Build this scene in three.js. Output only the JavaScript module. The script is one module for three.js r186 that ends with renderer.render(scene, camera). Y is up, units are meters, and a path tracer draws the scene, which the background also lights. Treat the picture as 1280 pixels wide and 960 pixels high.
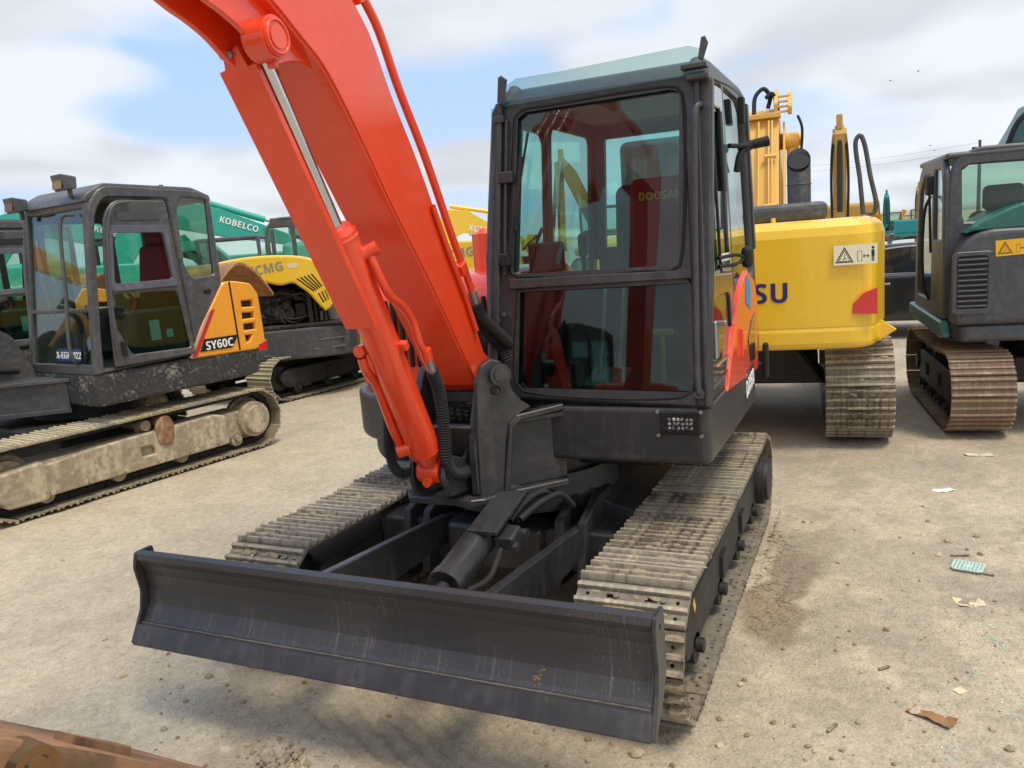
import * as THREE from 'three';
import { RoundedBoxGeometry } from 'three/addons/geometries/RoundedBoxGeometry.js';
import { mergeGeometries } from 'three/addons/utils/BufferGeometryUtils.js';
import { FontLoader } from 'three/addons/loaders/FontLoader.js';
import { TextGeometry } from 'three/addons/geometries/TextGeometry.js';

// ---------- camera ----------
const scene = new THREE.Scene();
const camera = new THREE.PerspectiveCamera(2 * Math.atan(0.48) * 180 / Math.PI, 4 / 3, 0.05, 2000);
camera.rotation.order = 'YXZ';
camera.position.set(1.634, 1.741, 3.96);
camera.rotation.set(-10.0 * Math.PI / 180, 24.92 * Math.PI / 180, -4.47 * Math.PI / 180);
camera.updateMatrixWorld(true);

// ---------- sky: thin broken cloud, bluer towards -x, closed and grey towards +x ----------
function hash(ix, iy, s) { let h = (ix * 374761393 + iy * 668265263 + s * 1442695041) | 0; h = Math.imul(h ^ (h >>> 13), 1274126177); h ^= h >>> 16; return (h >>> 0) / 4294967296; }
function vnoise(x, y, s, per) {
  const x0 = Math.floor(x), y0 = Math.floor(y), fx = x - x0, fy = y - y0;
  const u = fx * fx * (3 - 2 * fx), v = fy * fy * (3 - 2 * fy);
  const w = (i, j) => per ? hash(((i % per) + per) % per, ((j % per) + per) % per, s) : hash(i, j, s);
  const a = w(x0, y0), b = w(x0 + 1, y0), c = w(x0, y0 + 1), d = w(x0 + 1, y0 + 1);
  return a + (b - a) * u + (c - a) * v + (a - b - c + d) * u * v;
}
function fbm(x, y, s, oct = 5, per = 0) { let t = 0, a = 0.5, n = 0; for (let o = 0; o < oct; o++) { t += a * vnoise(x, y, s + o * 17, per); n += a; x *= 2; y *= 2; if (per) per *= 2; a *= 0.5; } return t / n; }
const sstep = (a, b, x) => { const t = Math.min(1, Math.max(0, (x - a) / (b - a))); return t * t * (3 - 2 * t); };
const mix = (a, b, t) => a + (b - a) * t;
const SUN = new THREE.Vector3(0.34, 0.88, 0.12).normalize();
{
  const W = 1024, H = 512, d = new Float32Array(W * H * 4);
  for (let j = 0; j < H; j++) {
    const el = ((j + 0.5) / H - 0.5) * Math.PI, y = Math.sin(el), ce = Math.cos(el);
    for (let i = 0; i < W; i++) {
      const az = ((i + 0.5) / W - 0.5) * 2 * Math.PI, x = ce * Math.cos(az), z = ce * Math.sin(az), k = (j * W + i) * 4;
      let r, g, b;
      if (y > -0.02) {
        const yy = Math.max(y, 0) + 0.16, px = x / yy, pz = z / yy;
        const wx = fbm(px * 0.9, pz * 0.9, 91, 4) - 0.5, wz = fbm(px * 0.9 + 40, pz * 0.9, 93, 4) - 0.5;
        const n = fbm(px * 0.85 + wx * 1.3 + 23.5, pz * 0.85 + wz * 1.3 + 17.0, 7, 6);
        const open = sstep(-0.10, -0.42, x + 0.25 * z);               // 1 towards -x
        const cover = mix(0.94, sstep(0.42, 0.60, n) * 0.93, open);
        const tex = fbm(px * 1.7 + wx * 2, pz * 1.7 + wz * 2, 23, 5);
        const lum = mix(0.66, 0.86, sstep(0.30, 0.64, tex)) * mix(1.0, 0.97, open);
        const hz = Math.exp(-Math.max(y, 0) * 7);
        const br = mix(0.37, 0.66, hz), bg = mix(0.58, 0.77, hz), bb = mix(0.95, 0.90, hz);
        r = mix(br, lum * 0.955, cover); g = mix(bg, lum * 1.0, cover); b = mix(bb, lum * 1.055, cover);
        const s = x * SUN.x + y * SUN.y + z * SUN.z, glow = Math.pow(Math.max(s, 0), 14) * 1.0;   // cloud lit through by the veiled sun
        r += glow; g += glow * 0.98; b += glow * 0.93;
      } else { r = 0.30; g = 0.27; b = 0.22; }
      d[k] = r; d[k + 1] = g; d[k + 2] = b; d[k + 3] = 1;
    }
  }
  const t = new THREE.DataTexture(d, W, H, THREE.RGBAFormat, THREE.FloatType);
  t.mapping = THREE.EquirectangularReflectionMapping; t.magFilter = THREE.LinearFilter; t.minFilter = THREE.LinearFilter; t.needsUpdate = true;
  scene.background = t; scene.environment = t;
}
const sun = new THREE.DirectionalLight(0xfff2df, 2.1);
sun.position.copy(SUN).multiplyScalar(30); sun.target.position.set(0, 0, -1);
sun.castShadow = true; sun.shadow.radius = 32; sun.shadow.mapSize.set(2048, 2048);
Object.assign(sun.shadow.camera, { left: -16, right: 16, top: 16, bottom: -16, near: 1, far: 80 });
scene.add(sun, sun.target);
const renderer = new THREE.WebGLRenderer({ antialias: true });
renderer.toneMapping = THREE.LinearToneMapping; renderer.toneMappingExposure = 1.14;
renderer.shadowMap.enabled = true; renderer.shadowMap.type = THREE.PCFSoftShadowMap;

// ---------- helpers ----------
let seed = 12345; const rnd = () => { seed = (Math.imul(seed, 1664525) + 1013904223) >>> 0; return seed / 4294967296; };
const rr = (a, b) => a + (b - a) * rnd();
const V = (x, y, z) => new THREE.Vector3(x, y, z);
const PI = Math.PI;
function ray(u, v) { return V((u - 640) / 1000, (480 - v) / 1000, -1).applyMatrix4(new THREE.Matrix4().extractRotation(camera.matrixWorld)); }
function at(u, v, ax, val) { const d = ray(u, v), t = (val - camera.position[ax]) / d[ax]; return camera.position.clone().addScaledVector(d, t); }   // pixel of the photo on a known plane
const G = (u, v) => at(u, v, 'y', 0);
const used = {};
function numbered(n) { used[n] = (used[n] || 0) + 1; return used[n] === 1 ? n : n + '_' + String(used[n] - 1).padStart(3, '0'); }
function uvs(g) {            // uv in metres, by the way each face points
  const p = g.attributes.position, n = g.attributes.normal, a = new Float32Array(p.count * 2);
  for (let i = 0; i < p.count; i++) {
    const ax = Math.abs(n.getX(i)), ay = Math.abs(n.getY(i)), az = Math.abs(n.getZ(i));
    if (ax >= ay && ax >= az) { a[2 * i] = p.getZ(i); a[2 * i + 1] = p.getY(i); }
    else if (ay >= az) { a[2 * i] = p.getX(i); a[2 * i + 1] = p.getZ(i); }
    else { a[2 * i] = p.getX(i); a[2 * i + 1] = p.getY(i); }
  }
  g.setAttribute('uv', new THREE.BufferAttribute(a, 2)); return g;
}
function merge(list) {
  list = list.flat(9).map(g => g.index ? g.toNonIndexed() : g);
  for (const g of list) for (const k of Object.keys(g.attributes)) if (!['position', 'normal', 'uv'].includes(k)) g.deleteAttribute(k);
  for (const g of list) if (!g.attributes.uv) uvs(g);
  return list.length === 1 ? list[0] : mergeGeometries(list);
}
function mesh(name, geo, mat, parent, keepUV) {
  let g = Array.isArray(geo) ? merge(geo) : geo;
  if (!keepUV) uvs(g);
  const m = new THREE.Mesh(g, mat); m.name = name; m.castShadow = m.receiveShadow = true;
  (parent || scene).add(m); return m;
}
function tag(o, label, category, group, kind) { o.userData.label = label; o.userData.category = category; if (group) o.userData.group = group; if (kind) o.userData.kind = kind; return o; }
function thing(name, label, category, group) { const o = new THREE.Group(); o.name = numbered(name); scene.add(o); return tag(o, label, category, group); }
const box = (w, h, d, x = 0, y = 0, z = 0, r = 0.008, rx = 0, ry = 0, rz = 0) => {
  const m = Math.min(w, h, d) / 2 * 0.98; const g = new RoundedBoxGeometry(w, h, d, r > 0.03 ? 3 : 1, Math.min(r, m));
  if (rx) g.rotateX(rx); if (ry) g.rotateY(ry); if (rz) g.rotateZ(rz); return g.translate(x, y, z);
};
function place(g, p, q) {     // geometry along +y, length 1..: move so that y runs from p to q
  const d = q.clone().sub(p), L = d.length(); g.translate(0, L / 2, 0);
  g.applyQuaternion(new THREE.Quaternion().setFromUnitVectors(V(0, 1, 0), d.normalize())); return g.translate(p.x, p.y, p.z);
}
const cyl = (p, q, r, r2 = r, n = 20) => place(new THREE.CylinderGeometry(r2, r, p.distanceTo(q), n, 1), p, q);
function bar(p, q, w, h, r = 0.006) { // bar from p to q: w across (horizontal), h the other way
  const d = q.clone().sub(p), L = d.length(), g = new RoundedBoxGeometry(w, h, L, 1, Math.min(r, w * .49, h * .49));
  const m = new THREE.Matrix4().lookAt(q, p, Math.abs(d.y) > 0.95 * L ? V(0, 0, 1) : V(0, 1, 0));
  g.applyMatrix4(m); const c = p.clone().add(q).multiplyScalar(.5); return g.translate(c.x, c.y, c.z);
}
const tube = (pts, r, n = 0, k = 10) => new THREE.TubeGeometry(new THREE.CatmullRomCurve3(pts, false, 'centripetal'), n || pts.length * 8, r, k);
function corrugated(pts, r, n, amp = 0.12, turns = 1) { // hose in a spiral guard: rings along the tube
  const g = tube(pts, r, n * 4, 10), p = g.attributes.position, c = new THREE.CatmullRomCurve3(pts, false, 'centripetal');
  for (let i = 0; i <= n * 4; i++) { const ctr = c.getPointAt(i / (n * 4)), s = 1 + amp * (i % 4 < 2 ? 1 : -1);
    for (let j = 0; j <= 10; j++) { const k = i * 11 + j; p.setXYZ(k, ctr.x + (p.getX(k) - ctr.x) * s, ctr.y + (p.getY(k) - ctr.y) * s, ctr.z + (p.getZ(k) - ctr.z) * s); } }
  g.computeVertexNormals(); return g;
}
function shapeOf(pts, holes = []) {
  const s = new THREE.Shape(pts.map(p => new THREE.Vector2(p[0], p[1])));
  for (const h of holes) s.holes.push(new THREE.Path(h.map(p => new THREE.Vector2(p[0], p[1]))));
  return s;
}
function extr(pts, depth, b = 0.006, holes = [], curveSegments = 8) {
  b = Math.min(b, depth * 0.45);
  return new THREE.ExtrudeGeometry(shapeOf(pts, holes), { depth: depth - 2 * b, bevelEnabled: b > 0, bevelThickness: b, bevelSize: b, bevelOffset: -b, bevelSegments: b > 0.015 ? 3 : 1, curveSegments }).translate(0, 0, b);
}
const extrX = (pts, x0, x1, b, holes) => extr(pts, x1 - x0, b, holes).rotateY(-PI / 2).translate(x1, 0, 0);      // pts are [z, y]
const extrZ = (pts, z0, z1, b, holes) => extr(pts, z1 - z0, b, holes).translate(0, 0, z0);                          // pts are [x, y]
const extrY = (pts, y0, y1, b, holes) => extr(pts, y1 - y0, b, holes).rotateX(PI / 2).translate(0, y1, 0);          // pts are [x, z]
function rounded(pts, r, n = 4) { // round the corners of a polygon; r number or per-corner array
  const out = [], N = pts.length;
  pts.forEach((p, i) => {
    const a = pts[(i + N - 1) % N], c = pts[(i + 1) % N], R = Array.isArray(r) ? r[i] : r;
    if (!R) { out.push(p); return; }
    const u = [a[0] - p[0], a[1] - p[1]], w = [c[0] - p[0], c[1] - p[1]], lu = Math.hypot(...u), lw = Math.hypot(...w), k = Math.min(R, lu * .48, lw * .48);
    const s = [p[0] + u[0] / lu * k, p[1] + u[1] / lu * k], e = [p[0] + w[0] / lw * k, p[1] + w[1] / lw * k];
    for (let j = 0; j <= n; j++) { const t = j / n, q = 1 - t; out.push([q * q * s[0] + 2 * q * t * p[0] + t * t * e[0], q * q * s[1] + 2 * q * t * p[1] + t * t * e[1]]); }
  });
  return out;
}
const rect = (x0, y0, x1, y1, r = 0, n = 4) => rounded([[x0, y0], [x1, y0], [x1, y1], [x0, y1]], r, n);
function smooth(pts, n = 6) { const c = new THREE.CatmullRomCurve3(pts.map(p => V(p[0], p[1], 0)), false, 'centripetal'); return c.getPoints((pts.length - 1) * n).map(p => [p.x, p.y]); }

// ---------- textures ----------
function tex(size, fn, srgb = true) {
  const d = new Uint8Array(size * size * 4);
  for (let j = 0; j < size; j++) for (let i = 0; i < size; i++) { const c = fn((i + .5) / size, (j + .5) / size), k = (j * size + i) * 4; d[k] = Math.max(0, Math.min(255, c[0])); d[k + 1] = Math.max(0, Math.min(255, c[1])); d[k + 2] = Math.max(0, Math.min(255, c[2])); d[k + 3] = 255; }
  const t = new THREE.DataTexture(d, size, size, THREE.RGBAFormat, THREE.UnsignedByteType);
  t.wrapS = t.wrapT = THREE.RepeatWrapping; t.magFilter = THREE.LinearFilter; t.minFilter = THREE.LinearMipmapLinearFilter; t.generateMipmaps = true;
  if (srgb) t.colorSpace = THREE.SRGBColorSpace; t.needsUpdate = true; return t;
}
const rep = (t, k) => { const c = t.clone(); c.repeat.set(k, k); c.needsUpdate = true; return c; };
// paint that has picked up dust: base colour, dust colour, how much; patches and fine vertical streaks, all matter
function grimeTex(base, dust, amt, s, size = 256, streak = 0.4, scratch = 0) {
  return tex(size, (u, v) => {
    const a = fbm(u * 4, v * 4, s, 5, 4), f = fbm(u * 32, v * 32, s + 5, 3, 32), st = fbm(u * 40, v * 3, s + 9, 3, 0 || 40);
    let t = sstep(.42, .8, a * .6 + f * .4) * amt + sstep(.5, .8, st) * streak * amt;
    if (scratch) { const q = Math.abs(fbm(u * 9 + v * 3, v * 24, s + 31, 2, 0) - .5); t += sstep(.018, .0, q) * scratch; }
    t = Math.min(1, t); const g = (f - .5) * 10;
    return [mix(base[0], dust[0], t) + g, mix(base[1], dust[1], t) + g, mix(base[2], dust[2], t) + g];
  });
}
const DUST = [176, 164, 138];
const bumpFine = tex(256, (u, v) => { const f = fbm(u * 24, v * 24, 301, 4, 24) * 255; return [f, f, f]; }, false);
const roughTex = tex(256, (u, v) => { const f = 255 * mix(.55, 1, fbm(u * 6, v * 6, 311, 5, 6)); return [f, f, f]; }, false);
const M = {};
const std = (o) => new THREE.MeshStandardMaterial(o), phy = (o) => new THREE.MeshPhysicalMaterial(o);
M.red = phy({ color: 0xffffff, map: grimeTex([236, 66, 20], [212, 88, 48], .35, 401, 512, .25), roughness: .45, clearcoat: .9, clearcoatRoughness: .1 });
M.black = phy({ map: grimeTex([42, 42, 46], [98, 94, 86], .34, 411, 512, .5), roughness: .5, clearcoat: .35, clearcoatRoughness: .3 });
M.gloss = phy({ color: 0x1b1c1f, roughness: .3, clearcoat: 1, clearcoatRoughness: .03 });
M.rubber = std({ map: grimeTex([30, 30, 31], [95, 90, 80], .25, 421), roughness: .75 });
M.seal = std({ color: 0x121314, roughness: .7 });
M.chrome = std({ color: 0xc9ccd0, roughness: .12, metalness: 1 });
M.zinc = std({ map: grimeTex([168, 170, 168], [120, 112, 98], .5, 431), roughness: .4, metalness: .8 });
M.steelDirty = std({ map: grimeTex([94, 88, 80], [168, 156, 132], 1.0, 441, 512, .5), roughness: .85, bumpMap: bumpFine, bumpScale: .003 });
M.shoe = [0, 1, 2].map(k => std({ vertexColors: true, map: grimeTex([[176, 166, 148], [160, 153, 142], [186, 172, 148]][k], [[104, 96, 84], [206, 192, 164], [92, 86, 78]][k], .9, 451 + k * 7, 256, .6), roughness: .75, metalness: .15, bumpMap: bumpFine, bumpScale: .003 }));
M.frameDark = std({ map: grimeTex([34, 34, 36], [86, 82, 74], .35, 471), roughness: .6 });
M.glass = phy({ color: new THREE.Color().setRGB(.70, .87, .85), transmission: 1, thickness: 0, roughness: .015, ior: 1.5, transparent: false });
M.glassLow = phy({ color: new THREE.Color().setRGB(.40, .54, .50), transmission: 1, thickness: 0, roughness: .015, ior: 1.5 });
M.glassDark = phy({ color: new THREE.Color().setRGB(.42, .62, .58), transmission: 1, thickness: 0, roughness: .02, ior: 1.5 });
M.white = std({ color: 0xe9e9e4, roughness: .5 });
M.tail = phy({ color: 0xd4222a, roughness: .25, clearcoat: 1, clearcoatRoughness: .1 });
M.yellow = phy({ map: grimeTex([238, 194, 32], [222, 178, 60], .35, 481, 256, .2), roughness: .38, clearcoat: .8, clearcoatRoughness: .12 });
M.orange = phy({ map: grimeTex([238, 160, 42], [206, 158, 84], .45, 491, 256, .3), roughness: .45, clearcoat: .5, clearcoatRoughness: .2 });
M.teal = phy({ map: grimeTex([22, 158, 140], [98, 170, 156], .4, 501), roughness: .4, clearcoat: .6, clearcoatRoughness: .2 });
M.greyCab = phy({ map: grimeTex([66, 68, 73], [120, 114, 104], .45, 511, 256, .4), roughness: .5, clearcoat: .3, clearcoatRoughness: .3 });
const font = await new FontLoader().loadAsync('fonts/droid/droid_sans_bold.typeface.json');
function text(str, h, depth = .003) { const g = new TextGeometry(str, { font, size: h, depth, curveSegments: 4, bevelEnabled: false }); g.computeBoundingBox(); const b = g.boundingBox; g.translate(-(b.min.x + b.max.x) / 2, -(b.min.y + b.max.y) / 2, 0); return g; }
// put a flat geometry drawn in xy (facing +z) at p, facing n, with its x axis along r
function onFace(g, p, n, r) { const z = n.clone().normalize(), x = r.clone().addScaledVector(z, -r.dot(z)).normalize(), y = z.clone().cross(x); const m = new THREE.Matrix4().makeBasis(x, y, z); m.setPosition(p); return g.applyMatrix4(m); }
// ---------- ground ----------
const PATCH = [ // damp or oily earth seen in the photo: x, z, radius x, radius z, turn, strength, colour
];
function groundH(x, z) {
  const d = Math.hypot(x - .5, z + 1), far = sstep(40, 14, d);
  let h = (fbm(x * .35 + 7, z * .35 + 3, 61, 4) - .5) * .03 * far + (fbm(x * 1.7, z * 1.7, 63, 4) - .5) * .016 * far + (fbm(x * 9, z * 9, 65, 3) - .5) * .006 * far;
  return h - .02;
}
function treadRuts(x, z) { // earth scraped into ridges in front of the blade
  const s = (x - .1) * .84 + (z - 1.68) * .545, t = -(x - .1) * .545 + (z - 1.68) * .84, n = fbm(x * 5, z * 5, 67, 3);
  const w = sstep(.46, .28, Math.abs(s) + (n - .5) * .3) * sstep(.36, .24, Math.abs(t) + (n - .5) * .2);
  return [w, w * .02 * Math.pow(.5 + .5 * Math.sin(t * 88 + (fbm(x * 4, z * 4, 69, 3) - .5) * 7), 1.3)];
}
{
  const N = 560, map = t => { const a = Math.abs(t), s = Math.sign(t); return s * (4.2 * a + 620 * Math.pow(a, 7)); };
  const pos = [], col = [], idx = [], uv = [];
  for (let j = 0; j <= N; j++) for (let i = 0; i <= N; i++) {
    const x = map(i / N * 2 - 1) + .2, z = map(j / N * 2 - 1) + .9;
    let h = groundH(x, z), rut = 0; if (Math.abs(x) < 1.4 && Math.abs(z - 1.68) < .9) { const q = treadRuts(x, z); h += q[1]; rut = q[0]; }
    pos.push(x, h, z); uv.push(x, z);
    // colour of the soil: pale dust, darker damp crust, brown seep next to the right track
    let r = .60, g = .53, b = .41;
    const a = fbm(x * .5 + 20, z * .5, 71, 5), c = fbm(x * 2.1, z * 2.1 + 9, 73, 4);
    const damp = sstep(.52, .72, a * .65 + c * .35) * .4;
    r = mix(r, .40, damp); g = mix(g, .36, damp); b = mix(b, .285, damp);
    const p = sstep(.35, .65, fbm(x * 4 + 3, z * 4, 75, 4));
    for (const [px, pz, rx, rz, s, cr, cg, cb] of [[1.2, .18, .13, .42, .7, .25, .175, .105], [1.3, -.35, .12, .4, .4, .32, .25, .17], [2.55, -.15, .32, .6, .8, .15, .13, .105], [1.45, .75, .22, .35, .35, .3, .26, .2], [.1, 1.75, .7, .3, .35, .34, .295, .225], [-.35, 2.05, .2, .15, .5, .26, .22, .16], [1.55, -2.0, .5, .4, .35, .25, .22, .18], [1.75, -.2, .5, .5, .4, .34, .31, .265]]) {
      const d = Math.hypot((x - px) / rx, (z - pz) / rz) + (p - .5) * 1.1 + (c - .5) * .8, k = sstep(1.15, .55, d) * s;
      r = mix(r, cr, k); g = mix(g, cg, k); b = mix(b, cb, k);
    }
    const lo = sstep(.50, .60, fbm(x * 1.9 + 31, z * 1.9, 101, 4) * .7 + fbm(x * 17, z * 17, 103, 3) * .3) * (x > .9 && z < 2.2 ? .5 : .22);   // crumbly loose soil, darker than the packed crust
    r = mix(r, .37, lo); g = mix(g, .33, lo); b = mix(b, .265, lo);
    const st = fbm(x * 3.2 - z * .5, z * .55 + x * .1, 79, 4), tyre = sstep(.56, .7, st) * .22;   // drag and tyre marks along the yard
    r = mix(r, .42, tyre); g = mix(g, .375, tyre); b = mix(b, .295, tyre);
    const pale = sstep(.6, .75, fbm(x * 1.1 + 50, z * 1.6 + 7, 77, 4)) * .3;
    r = mix(r, .68, pale); g = mix(g, .62, pale); b = mix(b, .49, pale);
    { const k = rut * .55; r = mix(r, .40, k); g = mix(g, .335, k); b = mix(b, .24, k); }   // freshly turned, browner earth
    col.push(r, g, b);
  }
  for (let j = 0; j < N; j++) for (let i = 0; i < N; i++) { const a = j * (N + 1) + i, b = a + 1, c = a + N + 1, d = c + 1; idx.push(a, c, b, b, c, d); }
  const g = new THREE.BufferGeometry(); g.setAttribute('position', new THREE.Float32BufferAttribute(pos, 3)); g.setAttribute('color', new THREE.Float32BufferAttribute(col, 3)); g.setAttribute('uv', new THREE.Float32BufferAttribute(uv, 2)); g.setIndex(idx); g.computeVertexNormals();
  // packed dust with grit: specks of darker and paler grains a few millimetres wide
  const grain = tex(2048, (u, v) => { const f = vnoise(u * 620, v * 620, 81, 620), f2 = vnoise(u * 330 + .3, v * 330, 82, 330), m = fbm(u * 90, v * 90, 83, 2, 90), k = fbm(u * 12, v * 12, 84, 3, 12); let t = 226 + (f - .5) * 26 + (f2 - .5) * 26 + (m - .5) * 34 + (k - .5) * 22; if (f2 > .9 && m > .5) t -= 54; if (f2 < .08 && m > .5) t += 26; return [t + 3, t, t - 5]; });
  const gb = tex(1024, (u, v) => { const f = vnoise(u * 300, v * 300, 85, 300), m = fbm(u * 60, v * 60, 87, 3, 60), l = fbm(u * 14, v * 14, 88, 3, 14); const t = 255 * (f * .3 + m * .35 + l * .35); return [t, t, t]; }, false);
  const mat = std({ vertexColors: true, map: rep(grain, 1 / 2.6), bumpMap: rep(gb, 1 / 2.6), bumpScale: .010, roughness: .95 });
  const m = mesh('ground', g, mat, scene, true); m.userData.kind = 'structure'; m.userData.label = 'dusty bare earth yard with damp patches'; m.castShadow = false;
}
// ---------- tools for machines ----------
M.mud = std({ map: grimeTex([150, 134, 104], [184, 170, 138], .8, 581, 128), roughness: .98 });
function slab(pix, P, N, thick, b = .004, holes = [], r = 0) { // plate whose outline is read from the photo on the plane through P facing N
  N = N.clone().normalize(); const X = (Math.abs(N.x) > .9 ? V(0, 0, -Math.sign(N.x)) : V(1, 0, 0)); X.addScaledVector(N, -X.dot(N)).normalize(); const Y = N.clone().cross(X);
  const un = ([u, v]) => { const d = ray(u, v), t = P.clone().sub(camera.position).dot(N) / d.dot(N), q = camera.position.clone().addScaledVector(d, t).sub(P); return [q.dot(X), q.dot(Y)]; };
  const prep = (p) => { let a = p.map(un); return r ? rounded(a, r, 5) : a; };
  const g = extr(prep(pix), thick, b, holes.map(prep)).translate(0, 0, -thick);
  return onFace(g, P, N, X);
}
function shoeGeo(w, p, rib, holes) { // grouser plate: local x across, z along travel, +y outward; rib tips at y = rib
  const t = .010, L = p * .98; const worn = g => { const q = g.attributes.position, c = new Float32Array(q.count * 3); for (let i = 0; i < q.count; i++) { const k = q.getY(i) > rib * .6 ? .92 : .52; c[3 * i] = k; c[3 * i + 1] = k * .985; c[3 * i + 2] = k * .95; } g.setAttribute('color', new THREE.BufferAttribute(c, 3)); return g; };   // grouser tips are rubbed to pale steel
  const prof = []; const rw = .007, rb = .013;
  prof.push([-L / 2, -t / 2]); prof.push([L / 2, -t / 2]); prof.push([L / 2, t / 2]);
  for (const c of [.42, .06, -.34]) { const h = rib * (c === .42 ? 1 : .82); prof.push([c * p + rb, t / 2], [c * p + rw, h], [c * p - rw, h], [c * p - rb, t / 2]); }
  prof.push([-L / 2, t / 2]);
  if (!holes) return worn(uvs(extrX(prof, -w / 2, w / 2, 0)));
  const ribs = []; for (const c of [.42, .06, -.34]) { const h = rib * (c === .42 ? 1 : .82); ribs.push(extrX([[c * p - rb, t / 2 - .002], [c * p + rb, t / 2 - .002], [c * p + rw, h], [c * p - rw, h]], -w / 2, w / 2, 0)); }
  const circ = (x, z, r) => { const a = []; for (let i = 0; i < 7; i++) a.push([x + r * Math.cos(i / 7 * 2 * PI), z + r * Math.sin(i / 7 * 2 * PI)]); return a; };
  const hs = []; for (const s of [-1, 1]) for (const z of [-.14, .26]) hs.push(circ(s * w * .40, z * p, .008));
  for (const s of [-1, 1]) hs.push([[s * .07 - .022, -.19 * p], [s * .07 + .022, -.19 * p], [s * .07 + .022, -.08 * p], [s * .07 - .022, -.08 * p]]);
  const bolts = []; for (const s of [-1, 1]) for (const z of [-.14, .26]) bolts.push(new THREE.CylinderGeometry(.011, .012, .012, 6).translate(s * .085 + .03, t / 2 + .004, z * p));
  return worn(uvs(merge([extrY(rect(-w / 2, -L / 2, w / 2, L / 2), -t / 2, t / 2, 0, hs), ...ribs, ...bolts])));
}
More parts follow.
